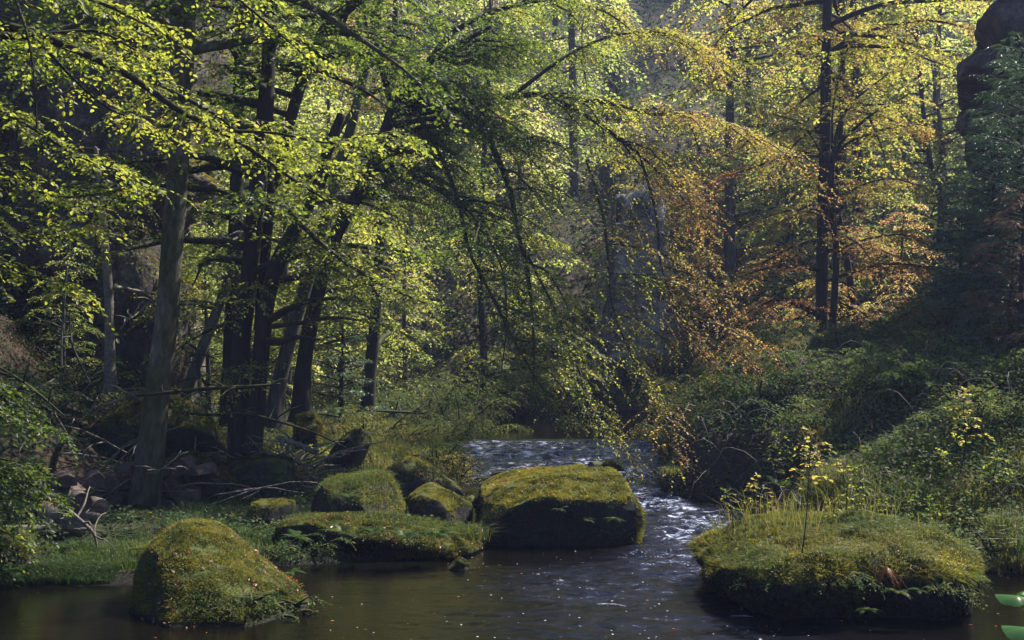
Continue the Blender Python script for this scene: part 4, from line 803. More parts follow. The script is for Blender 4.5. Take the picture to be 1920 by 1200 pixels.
# saplings on the island rock and slope
def sapling(px, py, D_, toppx, toppy, label, r=.008, tint=(.6, .2), leaf=.045, start=.5, sub=(.08, .25), seed=0, group='saplings'):
    a, b = P(px, py, D_), P(toppx, toppy, D_ + .1); rs = np.random.RandomState(seed + 300)
    mid = a * .6 + b * .4 + rs.randn(3) * .03 + np.array([.05, 0, 0]) * np.linalg.norm(b - a); p = curve(np.array([np.append(a - [0, 0, .06], r), np.append(mid, r * .75), np.append(b, r * .3)]), 8)
    return tree('sapling', label, [p], [], [([p], dict(m='leaf', spacing=.05, sub=sub, ns=3, spray=.09, nl=4, leaf=leaf, tint=tint, tmpl=LEAF6, start=start, droop=.3, rs=rs, twr=.003))], 'bark_dark', group, seed=seed, flare=0, cat='sapling', sides=6, nseg=14)
SP = [(1500, 1056, 11.9, 1520, 830, .008, .58, .055, .62, (.12, .42), 'tallest sapling on the island rock, curved stem with yellow leaves at the top'),
      (1612, 1010, 13.2, 1610, 880, .009, .45, .04, .4, (.06, .2), 'slender upright sapling in the middle of the island rock'),
      (1555, 1010, 13.2, 1560, 945, .006, .5, .035, .3, (.05, .12), 'short stem left of the slender sapling'),
      (1590, 990, 13.4, 1588, 920, .005, .6, .04, .5, (.05, .14), 'tiny yellow leaved stem on the island rock'),
      (1748, 1005, 13.3, 1745, 940, .008, .35, .04, .3, (.05, .2), 'dark stemmed sapling near the right end of the island rock'),
      (1712, 1000, 13.5, 1716, 935, .005, .4, .035, .3, (.04, .14), 'small green stem near the right end of the island rock'),
      (1370, 1020, 12.9, 1366, 925, .006, .3, .035, .6, (.05, .14), 'dark dry stem on the left tip of the island rock'),
      (1425, 1000, 13.6, 1422, 905, .008, .62, .045, .5, (.08, .25), 'sapling with yellow leaves near the left tip of the island rock'),
      (1655, 1000, 13.3, 1660, 940, .005, .5, .035, .3, (.05, .14), 'short green stem right of the slender sapling'),
      (1800, 880, 15.5, 1805, 745, .010, .62, .055, .35, (.15, .45), 'bright yellow green sapling in a patch of sun on the right slope'),
      (1790, 930, 15.6, 1770, 850, .007, .5, .05, .3, (.1, .3), 'lower light green sapling on the right slope'),
      (1860, 930, 15, 1872, 850, .007, .45, .05, .3, (.1, .3), 'green sapling near the right edge of the slope'),
      (1530, 960, 16.5, 1525, 850, .007, .6, .045, .4, (.1, .3), 'yellow leaved sapling behind the island rock'),
      (1455, 900, 18, 1460, 820, .007, .35, .05, .2, (.1, .3), 'teal green sapling in the dark gap behind the island rock'),
      (1575, 960, 16, 1580, 870, .006, .66, .045, .4, (.1, .25), 'golden leaved sapling behind the island rock'),
      (120, 960, 14.4, 70, 905, .006, .82, .05, .4, (.06, .18), 'little shrub twig with orange leaves over the logs')]
for i, (a, b, D_, c, d, r, t, lf, st, sb, lab) in enumerate(SP): sapling(a, b, D_, c, d, lab, r, (t, .14), lf, st, sb, i)

# ================================================================== FERNS
def fern_px(px, py, D_, label, **k): return fern(P(px, py, D_), label, **k)
FR = [(1488, 1112, 11.6, .30, PI * 1.25, 1.6, 'bright fern hanging at the left foot of the island rock'), (1496, 1128, 11.5, .22, PI * 1.5, 1.4, 'fern just above the water on the island rock front'), (1560, 1128, 11.55, .16, PI * 1.5, 2, 'small fern on the dark front of the island rock'),
      (1625, 1145, 11.5, .18, PI * 1.5, 2, 'lowest fern dipping to the water at the island rock'), (1680, 1112, 11.5, .24, PI * 1.5, 2.6, 'fern in the middle of the island rock front'), (1722, 1108, 11.5, .2, PI * 1.5, 2.6, 'right hand fern on the island rock front'),
      (1600, 1100, 11.6, .14, PI * 1.5, 2.2, 'tiny fern in a crack of the island rock'), (640, 1000, 14.3, .3, None, 2 * PI, 'fern on the left part of the low ledge'), (760, 1010, 14.2, .32, None, 2 * PI, 'fern on the crest of the low ledge'), (820, 1005, 14.3, .36, None, 2 * PI, 'broad fern right of centre on the low ledge'),
      (555, 1010, 14.3, .3, None, 2 * PI, 'fern at the left end of the low ledge'), (700, 1000, 14.3, .28, None, 2 * PI, 'fern between others on the low ledge'), (880, 1030, 14.2, .2, PI * 1.5, 3, 'little fern at the right end of the low ledge'), (1050, 955, 15.45, .16, PI * 1.6, 2.4, 'little fern on the dark face of the midstream block'),
      (1100, 975, 15.45, .16, PI * 1.6, 1.6, 'lone frond low on the dark face of the midstream block'), (1150, 975, 15.45, .2, PI * 1.5, 2.0, 'right hand fern on the dark face of the midstream block'), (240, 975, 16.3, .32, None, 2 * PI, 'fern at the foot of the grey beech'),
      (70, 985, 14.6, .32, None, 2 * PI, 'dim fern beside the birch logs'), (12, 1075, 12.9, .34, 0.2, 3.4, 'fern on the mound at the left edge'), (1400, 1000, 13.6, .34, PI / 2, 3, 'upright yellow fern behind the left tip of the island rock'),
      (1470, 920, 17.6, .5, None, 2 * PI, 'large dim fern in the gap behind the island rock'), (1420, 850, 20.4, .5, PI, 3, 'fern in the dark hollow of the right bank'), (1490, 870, 19.2, .5, None, 2 * PI, 'green fern at the dark hollow'),
      (1690, 880, 17.5, .5, None, 2 * PI, 'fern among brambles on the right slope'), (1880, 830, 18, .5, None, 2 * PI, 'fern near the right edge of the slope'), (1350, 905, 19.6, .4, PI * 1.3, 3, 'brownish fern drooping over the undercut bank'), (655, 935, 15.4, .26, None, 2 * PI, 'fern stalk on the broad mossy boulder'),
      (545, 1075, 12.3, .2, -.3, 3, 'fern at the low right end of the front boulder'), (1385, 1060, 12.2, .16, PI * 1.2, 2, 'pale frond on the left tip of the island rock'), (1560, 890, 19, .45, None, 2 * PI, 'fern on the lower right slope')]
for i, (px, py, D_, s_, az, sp, lab) in enumerate(FR): fern_px(px, py, D_, lab, size=s_, seed=i, az=az, spread=sp, n=6 if s_ < .25 else 8, tint=.55)
fern_px(1662, 1062, 11.55, 'rust red withered fern hanging on the front of the island rock', size=.24, n=5, seed=90, mat='rustfern', az=PI * 1.5, spread=2.4, droop=1.3, el=(-.5, -.1), wd=.09)

# ================================================================== FALLEN WOOD
def log(label, a, b, r, seed=0, m='dead', group='logs', name='log', lump=.06):
    """a round log between two points with flat cut ends"""
    a, b = np.array(a), np.array(b); mb = MB(); t = np.linspace(0, 1, 10)[:, None]; p = a + (b - a) * t; n = 14
    ax = nrm(b - a); u = nrm(np.cross(ax, [0, 0, 1.])); v = np.cross(ax, u); th = np.arange(n) / n * 2 * PI
    d = np.cos(th)[None, :, None] * u + np.sin(th)[None, :, None] * v; W = p[:, None] + d * r * (1 + lump * 2 * fbm((p[:, None] + d * r).reshape(-1, 3) * 4, 3, seed).reshape(10, n, 1))
    i = np.arange(9)[:, None] * n; j = np.arange(n)[None]; jn = (j + 1) % n
    mb.add(W.reshape(-1, 3), np.stack([i + j, i + jn, i + n + jn, i + n + j], -1).reshape(-1, 4), .5, 0, True)
    o = tag(mb.build(name, M[m]), label, 'log', group)
    for e in (0, 9):
        c = MB(); k = (-1 if e == 0 else 1) * .004; c.add(np.vstack([W[e] + ax * k, p[e:e + 1] + ax * k * 2]), np.stack([np.arange(n), jn[0], np.full(n, n)], -1)); c.build('cut_face', M['cutwood'], o)
    return o
LG = [((118, 948), (75, 958), (165, 985), .13, 'dead', 'thickest pale birch log, leftmost of the three birch logs'), ((0, 0), (128, 958), (184, 968), .10, 'dead', 'birch log with dark blotches right of the thickest log'), ((0, 0), (112, 982), (165, 998), .07, 'dead', 'thin birch log lying lowest in the heap'),
      ((0, 0), (175, 945), (190, 950), .10, 'dead', 'short pale log stub facing right'), ((0, 0), (145, 935), (155, 942), .12, 'dead', 'log seen end on with cracked face'), ((0, 0), (-20, 996), (85, 992), .06, 'dead', 'long thin log lying level at the left edge')]
for i, (_, a, b, r, m_, lab) in enumerate(LG):
    D_ = 14.9 if i < 5 else 14.0; log(lab, P(a[0], a[1], D_ + (.5 if i in (3, 4) else 0)), P(b[0], b[1], D_ + (.1, .15, 0, .1, -.1, .2)[i]), r, i, m_, 'birch logs in the heap')
def split_log(px, py, D_, w, h, L, rot, yaw, label, seed):
    rs = np.random.RandomState(seed); prof = np.array([[-.5, -.4], [.5, -.45], [.42, .15], [.05, .5], [-.45, .2]]) * np.array([w, h]) * (1 + rs.randn(5, 1) * .12)
    c, s_ = math.cos(rot), math.sin(rot); prof = prof @ np.array([[c, s_], [-s_, c]]); V = []
    for k in (0, .5, 1): V += [[x * (1 - .04 * k), k * L, z] for x, z in prof]
    V = np.array(V) + rs.randn(15, 3) * .006; c, s_ = math.cos(yaw), math.sin(yaw); V = V @ np.array([[c, s_, 0], [-s_, c, 0], [0, 0, 1]]) + P(px, py, D_)
    f = [[k * 5 + j, k * 5 + (j + 1) % 5, k * 5 + 5 + (j + 1) % 5, k * 5 + 5 + j] for k in (0, 1) for j in range(5)]
    mb = MB().add(V, f); mb.f.append((np.array([[4, 3, 2, 1, 0], [10, 11, 12, 13, 14]]), np.full(2, .5, np.float32), 0, False))
    return tag(mb.build('split_log', M['cutwood']), label, 'log', 'split logs stacked behind the grey beech')
SL = [(338, 878, 'large split log with pale top, topmost of the stack right of the trunk'), (360, 884, 'split log leaning on the mossy boulder at the stack top'), (318, 902, 'pale faced split log second from the top'), (300, 912, 'narrow split log touching the trunk'), (330, 925, 'dark split log in the middle of the stack'),
      (352, 930, 'split log with a red leaf on it'), (305, 945, 'big block shaped split log low by the trunk'), (335, 958, 'broad flat split log near the bottom'), (362, 955, 'split log against the mossy boulder foot'), (308, 972, 'lowest split log beside the trunk'), (345, 975, 'lowest split log by the boulder'), (302, 885, 'tilted split log against the trunk top'),
      (232, 878, 'upright split log left of the trunk'), (205, 905, 'dim split log in the heap left of the trunk'), (180, 900, 'split log with a pointed end in the left heap'), (215, 935, 'split log leaning on the trunk foot'), (150, 915, 'split log deep in the left heap'), (100, 930, 'split log at the back of the birch logs'), (60, 945, 'split log near the left edge'), (30, 965, 'grey split log at the left edge'), (125, 900, 'split log under the hanging leaves')]
for i, (px, py, lab) in enumerate(SL):
    split_log(px, py, 18.25 if px > 280 else (17.9 if px > 190 else (16.9 if px > 140 else 15.6)), rng.uniform(.22, .34), rng.uniform(.14, .24), .6, rng.uniform(-.5, .5), rng.uniform(-.5, .5), lab, i)
def stick(label, rows, D_, name='fallen_branch', m='dead', group='dead branches', side=0, seed=0):
    p = wpath(rows, D_); mb = MB(); trunk_tube(mb, p, 7, 24, .12, 0, seed); rs = np.random.RandomState(seed)
    if side:
        c = curve(p, 30)
        for k in rs.choice(np.arange(5, 29), side): trunk_tube(mb, limb(c[k, :3], rs.uniform(0, 6.28), rs.uniform(-.3, 1), rs.uniform(.15, .6), max(.004, c[k, 3] * .5), .4, .25, 6, rs), 4, 8, 0, 0, 0)
    return tag(mb.build(name, M[m]), label, 'branch', group)
ST = [([(255, 742, 4), (330, 735, 8), (400, 728, 8), (470, 725, 7), (525, 720, 4)], 17.6, 'bark_dark', 'long level dead branch crossing in front of the black tree'),
      ([(350, 775, 5), (400, 778, 6), (460, 776, 6), (520, 790, 5), (590, 812, 4), (650, 840, 2)], 18.4, 'bark_dark', 'dead branch sloping down past the black tree foot'),
      ([(85, 930, 4), (120, 950, 6), (150, 975, 7), (175, 1000, 6), (183, 1030, 3)], 14.3, 'dead', 'forked dead branch lying over the birch logs'),
      ([(518, 820, 8), (560, 835, 12), (595, 850, 9)], 19.5, 'dead', 'pale thick branch lying below the stump shaped stone'),
      ([(225, 618, 3), (240, 600, 5), (262, 585, 4), (285, 560, 2)], 21.5, 'dead', 'white bare branch left of the grey beech'),
      ([(130, 590, 3), (118, 610, 4), (115, 650, 4), (116, 690, 2)], 20.5, 'dead', 'whitish hanging branch bent like a hook'),
      ([(195, 760, 3), (240, 745, 6), (270, 740, 4), (300, 725, 3)], 19.5, 'dead', 'white branch lying on the ridge of the huge boulder'),
      ([(130, 585, 3), (134, 640, 4), (150, 680, 4), (170, 720, 3)], 20.8, 'bark', 'thin dead stem in the gloom at the left'),
      ([(350, 640, 4), (370, 660, 7), (374, 700, 6), (395, 735, 5)], 19, 'bark_dark', 'crooked dead branch beside the grey beech'),
      ([(330, 880, 3), (310, 878, 3), (296, 883, 2)], 17, 'dead', 'small bent root under the boulder ridge'),
      ([(905, 902, 3), (930, 888, 6), (980, 885, 7), (1030, 884, 6), (1060, 886, 3)], 18.4, 'bark_dark', 'dark branch lying behind the midstream block'),
      ([(1862, 1020, 3), (1880, 1006, 5), (1900, 1002, 4), (1915, 1010, 3)], 14, 'bark', 'arched dead branch at the right edge by the water'),
      ([(0, 690, 5), (40, 715, 7), (80, 745, 5), (120, 780, 3)], 15, 'bark_dark', 'brown branch slanting down at the left edge'),
      ([(610, 880, 3), (560, 868, 4), (500, 850, 4), (470, 846, 2)], 19.7, 'dead', 'bare branch in the brushwood left of the leaning stone'),
      ([(700, 770, 3), (740, 772, 5), (790, 775, 4), (800, 776, 2)], 26, 'bark', 'low rail like branch in the shrubs behind the boulders'),
      ([(540, 890, 3), (580, 895, 4), (640, 905, 3)], 19.4, 'dead', 'bare branch lying lowest in the brushwood')]
for i, (rows, D_, m_, lab) in enumerate(ST): stick(lab, rows, D_, m=m_, side=7, seed=i)
rs = np.random.RandomState(9); mb = MB()
for k in range(165): # a tangle no one could count
    px, D_ = (rs.uniform(440, 585), rs.uniform(18.8, 21)) if k < 90 else (rs.uniform(20, 420), rs.uniform(17.5, 23))
    b = G(px, D_, rs.uniform(0, .3)); trunk_tube(mb, limb(b, rs.uniform(0, 6.28), rs.uniform(-.3, .9), rs.uniform(.5, 1.7), rs.uniform(.006, .018), .5, .22, 6, rs), 4, 9, 0, 0, 0)
tag(mb.build('brushwood', M['dead']), kind='stuff')
# stump stubs on the right bank and a log piece on the block
def stump(label, px, py, D_, r, h, seed, m='bark'):
    b = P(px, py, D_); mb = MB(); trunk_tube(mb, np.array([[*b, r * 1.2], [b[0] + .02, b[1], b[2] + h * .5, r], [b[0], b[1], b[2] + h, r * .85]]), 14, 14, .25, 0, seed, .3)
    return tag(mb.build('tree_stump', M[m]), label, 'stump', 'stumps on the right bank')
stump('broken pointed stub standing in front of the right bank hollow', 1541, 775, 24, .09, .75, 1, 'bark_dark'); stump('broad broken stump left of the tall dark trunk', 1467, 680, 29.5, .38, .42, 2, 'bark_dark'); stump('thin straight stub right of the leaning stem', 1665, 645, 30, .09, .85, 3)
log('short hollow log lying on top of the midstream block', P(1108, 876, 17.4), P(1150, 878, 17.6), .085, 30, 'bark_dark', None); 
_, ROCKS['q'] = R_('dark knobbly clump beside the hollow log on the block', [(1122, 884), (1128, 870), (1145, 864), (1170, 868), (1176, 884)], 17.4, .12, 2.2, 0, .05, 6, 33, 20, 900, mkw=dict(length=.03, tint=(.1, .1)))

# ================================================================== GROUND COVER
def terr(n, x0, x1, y0, y1, keep, rs):
    x = rs.uniform(x0, x1, n * 3); y = rs.uniform(y0, y1, n * 3); ok = (np.abs(x) < .455 * y + .6) & (river_sd(x, y) > .05); x, y = x[ok], y[ok]
    k = keep(x, y) > rs.rand(len(x)); x, y = x[k][:n], y[k][:n]
    return np.stack([x, y, ground_h(x, y)], -1)
one = lambda x, y: np.ones_like(x)
def cover(name, n, box, keep, hmax, leaf, tint, m, tmpl, seed, spread=.6, kind='stuff', lump=.7):
    rs = np.random.RandomState(seed); p = terr(n, *box, keep, rs); n = len(p)
    mound = np.clip(.45 + .9 * fbm(p * lump * np.array([1, 1, 0]), 3, seed), 0, 1.2)
    p[:, 2] += hmax * mound * rs.rand(n) ** .45 - .02
    a = rs.uniform(0, 2 * PI, n); u = np.stack([np.cos(a), np.sin(a), rs.uniform(-.5, .2, n)], -1); nn = np.array([0, -.25, 1.]) + rs.randn(n, 3) * spread
    tt = np.clip(tint[0] + tint[1] * (1.6 * fbm(p * .9, 3, seed + 1) + .4 * rs.randn(n)), 0, 1); tt = np.where(rs.rand(n) < .03, rs.uniform(.85, 1, n), tt)
    mb = MB(); put_leaves(mb, p, u, nn, leaf * rs.uniform(.6, 1.3, n), tt, tmpl, 0)
    return tag(mb.build(name, M[m]), kind=kind)
near = (.8, 14, 13, 34)
cover('brambles', 75000, (2.3, 16, 13, 33), one, .5, .065, (.45, .2), 'shrub', LEAF6, 1)
cover('forest_undergrowth', 90000, (-45, 48, 37, 108), one, 1.3, .22, (.32, .25), 'shrub', LEAF4, 2)
cover('ivy_ground_cover', 60000, (-18, -1, 15, 38), lambda x, y: .35 + .65 * sm(-x, 4, 7), .35, .06, (.28, .3), 'shrub', LEAF4, 3)
cover('leaf_litter', 26000, (-18, -.5, 14, 38), one, .03, .06, (.35, .3), 'litter', LEAF4, 4, .3)
def grass(name, p, L, w, tint, seed, bend=.6, up=None):
    rs = np.random.RandomState(seed); n = len(p); u = nrm(np.array([0, 0, 1.]) + rs.randn(n, 3) * .18) if up is None else up; mb = MB()
    tt = np.clip(tint[0] + tint[1] * (1.5 * fbm(p * 1.3, 3, seed) + .5 * rs.randn(n)), 0, 1); LL = L * (1 + .7 * fbm(p * 1.5, 2, seed + 4))
    blades(mb, p, u, LL, w, bend, tt, 0, rs); return tag(mb.build(name, M['grass']), kind='stuff')
rs = np.random.RandomState(3)
grass('shore_grass', terr(26000, -6.2, -3.4, 12.9, 14.8, lambda x, y: sm(fbm(np.stack([x, y, x * 0], -1) * 1.4, 2, 5), -.5, .1), rs), .14, .007, (.12, .2), 1)
grass('bank_grass', terr(15000, -5, -.4, 14.4, 20, lambda x, y: .3 + .7 * sm(fbm(np.stack([x, y, x * 0], -1) * 1.1, 2, 6), -.2, .2), rs), .16, .008, (.16, .3), 2)
grass('sunny_grass', terr(22000, -5, -.5, 20, 32, one, rs), .26, .012, (.55, .25), 3)
grass('slope_grass', terr(24000, 3.0, 9, 13.2, 16.8, lambda x, y: sm(fbm(np.stack([x, y, x * 0], -1) * .9, 2, 7), -.5, .1), rs), .32, .008, (.55, .25), 4)
grass('dry_grass', terr(8000, 4.5, 12, 18, 30, lambda x, y: sm(fbm(np.stack([x, y, x * 0], -1) * .6, 2, 9), .0, .3), rs), .35, .012, (.85, .15), 5)
# grass growing on rocks
def rock_grass(key, n, lo, L, tint, seed, w=.007, bend=.7, hang=0, bmin=.05):
    V, T = tri_arrays(ROCKS[key]); rs = np.random.RandomState(seed)
    p, nr = sample(V, T, n, lambda c, q: sm(q[:, 2] + .4 * fbm(c * 2, 2, seed), lo, lo + .4) * (c[:, 2] > bmin), rs)
    return p, nrm(nr * .5 + np.array([0, 0, .6 - hang]) + rs.randn(n, 3) * .25)
for key, n, lo, L, t, nm in (('island', 22000, .8, .10, .6, 'grassy_cap'), ('front', 5000, .1, .06, .6, 'moss_grass'), ('ledge', 2500, .6, .09, .4, 'ledge_grass'), ('a', 3000, .4, .1, .5, 'boulder_grass'), ('k', 2500, .2, .16, .5, 'mound_grass')):
    p, u = rock_grass(key, n, lo, L, t, 5); grass(nm, p, L, .0065, (t, .2), 6, .8, u)
# the fringe hanging over the island rock's rim
V, T = tri_arrays(ROCKS['island']); rs = np.random.RandomState(8)
p, nr = sample(V, T, 6500, lambda c, q: sm(q[:, 2], -.1, .2) * sm(q[:, 2], .85, .5) * (c[:, 2] > .42) * (.12 + sm(c[:, 0], 3.6, 4.4) + sm(c[:, 0], 2.6, 2.2)) * sm(fbm(c * 3, 2, 4), -.4, .2), rs)
grass('hanging_grass', p, .13, .006, (.68, .25), 9, .5, nrm(nr * .7 + [0, 0, -.45] + rs.randn(len(p), 3) * .3))
# tufts
for i, (px, py, D_, L, n, lab) in enumerate(((1258, 888, 16.6, .16, 120, 'grass tuft standing on top of the midstream block'), (895, 1012, 14.9, .28, 160, 'grass tuft at the right end of the ferny ledge'), (870, 1005, 15, .26, 120, 'grass tuft beside the rounded boulder'), (1060, 888, 16.9, .12, 70, 'small grass tuft on the left half of the block'), (270, 1045, 13.3, .3, 160, 'grass tuft left behind the front boulder'), (1880, 1010, 13.6, .45, 260, 'long pale grass tuft at the right edge'), (1905, 1040, 13.3, .4, 200, 'drooping grass tuft in the right corner by the water'))):
    rs = np.random.RandomState(i); b = P(px, py, D_); mb = MB(); q = b + rs.randn(n, 3) * np.array([.07, .07, .0]); blades(mb, q, nrm(np.array([0, 0, 1.]) + rs.randn(n, 3) * .3), L, .008, .9, np.clip(.5 + .2 * rs.randn(n), 0, 1), 0, rs)
    tag(mb.build('grass_tuft', M['grass']), lab, 'grass', 'grass tufts')
# red and orange leaves lying on rocks
mb = MB(); rs = np.random.RandomState(21)
for key, n, cl in (('front', 190, 1), ('block', 160, 1), ('ledge', 120, 1), ('a', 70, 1), ('island', 40, 0), ('b', 30, 0), ('c', 12, 0), ('g', 60, 0)):
    V, T = tri_arrays(ROCKS[key]); p, nr = sample(V, T, n, lambda c, q: sm(q[:, 2], .25, .6) * sm(fbm(c * 2.5, 2, 55) if cl else fbm(c * 1, 1, 1), .12 if cl else -1, .3), rs)
    put_leaves(mb, p + nr * .025, rs.randn(n, 3), nrm(nr + rs.randn(n, 3) * .35), rs.uniform(.02, .05, n), .8 * rs.rand(n), LEAF6, 0)
tag(mb.build('fallen_leaves', M['litter']), kind='stuff')
# leaves adrift on the water
mb = MB(); n = 150; p = np.stack([rs.uniform(-6, 6, n), rs.uniform(11, 16, n), np.full(n, .012)], -1); p = p[river_sd(p[:, 0], p[:, 1]) < -.1]; n = len(p)
put_leaves(mb, p, rs.randn(n, 3) * [1, 1, .02], np.array([0, 0, 1.]) + rs.randn(n, 3) * .05, rs.uniform(.02, .045, n), rs.rand(n), LEAF4, 0); tag(mb.build('drifting_leaves', M['litter']), kind='stuff')
# ================================================================== the broad leaves in the near right corner
root = empty('butterbur', (2.35, 4.9, gz(2.35, 4.9)), 'large soft lit leaves of a plant in the near bottom right corner', 'plant'); BL = [(1862, 1112, 5.2, .24, 2.6, 1.), (1885, 1104, 5.5, .18, .3, 1.), (1925, 1128, 5.2, .2, .2, .95), (1880, 1172, 4.7, .28, 2.5, 1.), (1905, 1165, 4.6, .16, .4, .3), (1868, 1198, 4.4, .22, 2.9, .5), (1890, 1135, 5, .13, .1, .3), (1925, 1190, 4.5, .2, 1.2, .9), (1840, 1206, 4.5, .2, 3., 1.), (1912, 1112, 5.0, .09, .6, .3)]
for i, (px, py, D_, s_, az, t) in enumerate(BL):
    mb = MB(); rs = np.random.RandomState(i); c = P(px, py, D_)
    r_ = np.linspace(0, 1, 7); th = np.linspace(-PI * .93, PI * .93, 23); V = []
    for a in r_:
        for q in th:
            k = 1 + .06 * math.cos(q * 7) + .18 * math.cos(q); V.append([a * k * math.cos(q) * .5, a * k * math.sin(q) * .45, -.22 * a * a * abs(math.sin(q)) ** 1.0 - .05 * a * a + .015 * math.cos(q * 9) * a])
    s_ *= .58; c = c + np.array([.10, 0, -.01]); t = min(t, .75); V = np.array(V) * s_; ca, sa = math.cos(az), math.sin(az); V = V @ np.array([[ca, sa, 0], [-sa, ca, 0], [0, 0, 1]]); tl = rs.uniform(-.3, .2); V = V @ np.array([[1, 0, 0], [0, math.cos(tl), math.sin(tl)], [0, -math.sin(tl), math.cos(tl)]]) + c
    f = [[i0 * 23 + j, i0 * 23 + j + 1, (i0 + 1) * 23 + j + 1, (i0 + 1) * 23 + j] for i0 in range(6) for j in range(22)]
    mb.add(V, f, t, 0, True); part('leaf', mb, M['bigleaf'], root)
    mb = MB(); b = np.array([2.35 + .02 * i, 4.9, gz(2.35, 4.9)]); trunk_tube(mb, np.array([[*b, .006], [*((b + c) / 2 + [0.05, 0, .06]), .005], [*c, .003]]), 6, 12, .02, 0, i); part('stem', mb, M['grass'], root)

for i, (px, D_, h, t, lab) in enumerate(((20, 20.5, .9, .15, 'dark shrub on the slope left of the dead snag'), (150, 23.5, 1.0, .25, 'dark bush behind the dead snag'), (60, 24.5, 1.2, .3, 'dim bush high on the left slope'), (250, 24, 1.1, .2, 'shadowed bush behind the grey beech'), (360, 22.5, .9, .3, 'dim bush between the grey beech and the black tree'), (400, 25.5, 1.2, .35, 'olive bush behind the thin leaning trunk'), (-10, 17.5, .7, .2, 'dark shrub above the logs at the left edge'))):
    bush(G(px, D_), lab, h, 1.0, (t, .2), .055, seed=80 + i, ns=18, group='bushes on the left slope')
for i in range(14):
    px, D_ = ((30, 16.2), (90, 16.5), (150, 17.2), (420, 16.2), (470, 15.6), (520, 15.3), (590, 17.5), (640, 17.2), (60, 19), (700, 19.6), (560, 18.3), (230, 20.2), (860, 19.6), (330, 15.9))[i]
    fern(G(px, D_, .02), ['fern between the logs at the left edge', 'fern behind the birch logs', 'fern beside the split logs on the left', 'fern on the grassy bank behind the front boulder', 'larger fern on the grassy bank behind the front boulder', 'fern at the edge of the grassy bank', 'fern left of the broad mossy boulder', 'fern behind the broad mossy boulder', 'fern on the dark slope at the left', 'fern under the leaning stone', 'fern in the dark below the black tree', 'fern on the ridge behind the grey beech', 'fern at the water left of the rapids', 'fern right of the split log stack'][i], .42, 8, 300 + i, tint=.35)

rs = np.random.RandomState(33)
def patch(n, cx, cy, rx, ry):
    a = rs.uniform(0, 2 * PI, n); r = rs.rand(n) ** .5; x = cx + np.cos(a) * r * rx; y = cy + np.sin(a) * r * ry; return np.stack([x, y, np.maximum(ground_h(x, y), .0)], -1)
p = patch(9000, 4.3, 15.3, 1.3, 1.0); p = p[river_sd(p[:, 0], p[:, 1]) > .02]; grass('tall_grass', p, .5, .008, (.6, .22), 41, .6)
p, u = rock_grass('island', 900, .85, .3, .6, 42); k = p[:, 1] > 12.7; grass('seeding_grass', p[k], .42, .006, (.7, .25), 43, .5, u[k])
p = patch(5000, -4.3, 14.2, 1.3, .7); p = p[river_sd(p[:, 0], p[:, 1]) > .0]; grass('rough_grass', p, .2, .008, (.35, .2), 44, .7)
for i, (px, D_, h, t, lab) in enumerate(((500, 14.75, .35, .2, 'dark overhanging plants at the left end of the ferny ledge'), (570, 14.7, .32, .3, 'dim plants hanging over the water left of the ledge'), (620, 15.2, .3, .45, 'low plants between the ledge and the broad mossy boulder'), (440, 15.4, .35, .35, 'grassy plants behind the front boulder'), (1580, 15.3, .5, .5, 'leafy plants just behind the island rock, left'), (1680, 15.2, .5, .45, 'leafy plants just behind the island rock, middle'), (1760, 14.9, .5, .55, 'leafy plants just behind the island rock, right'), (200, 15.2, .35, .2, 'dark plants under the birch logs'))):
    bush(G(px, D_), lab, h, .45, (t, .25), .035, seed=120 + i, ns=14, group='low plants at the water', el=(.1, 1.1), tmpl=LEAF6)

# arching bramble canes, tangled and brown
mb = MB(); rs = np.random.RandomState(51); q = terr(900, 2.6, 14, 15, 32, one, rs)
az = rs.uniform(0, 2 * PI, len(q)); L = rs.uniform(.5, 1.4, len(q)); t = np.linspace(0, 1, 7)
h = np.stack([np.cos(az), np.sin(az), az * 0], -1); pth = q[:, None] + h[:, None] * (L[:, None] * t)[..., None] * .8 + np.array([0, 0, 1.]) * (L[:, None] * (1.5 * t - 1.5 * t ** 2))[..., None] + rs.randn(len(q), 7, 3) * .025
tubes(mb, pth, np.linspace(.007, .003, 7)[None] * np.ones((len(q), 1)), 4); tag(mb.build('bramble_canes', M['dead']), kind='stuff')
# flecks of foam drifting out of the chute
mb = MB(); n = 300; x = rs.normal(1.4, 1.5, n); y = rs.uniform(10.9, 15.2, n); k = (river_sd(x, y) < -.1); x, y = x[k], y[k]; n = len(x)
p = np.stack([x, y, water_h(x[:, None], y[:, None])[:, 0] + .008], -1); put_leaves(mb, p, np.stack([np.ones(n), rs.randn(n) * .4, np.zeros(n)], -1), np.tile([0, 0, 1.], (n, 1)), rs.uniform(.008, .034, n) * rs.rand(n), .5, OVAL, 0)
m, nt, out = mat('foam'); b = nt.nodes.new('ShaderNodeBsdfPrincipled'); b.inputs['Base Color'].default_value = (.5, .52, .58, 1); b.inputs['Roughness'].default_value = .6; nt.links.new(b.outputs[0], out.inputs[0])
tag(mb.build('foam_flecks', m), kind='stuff')

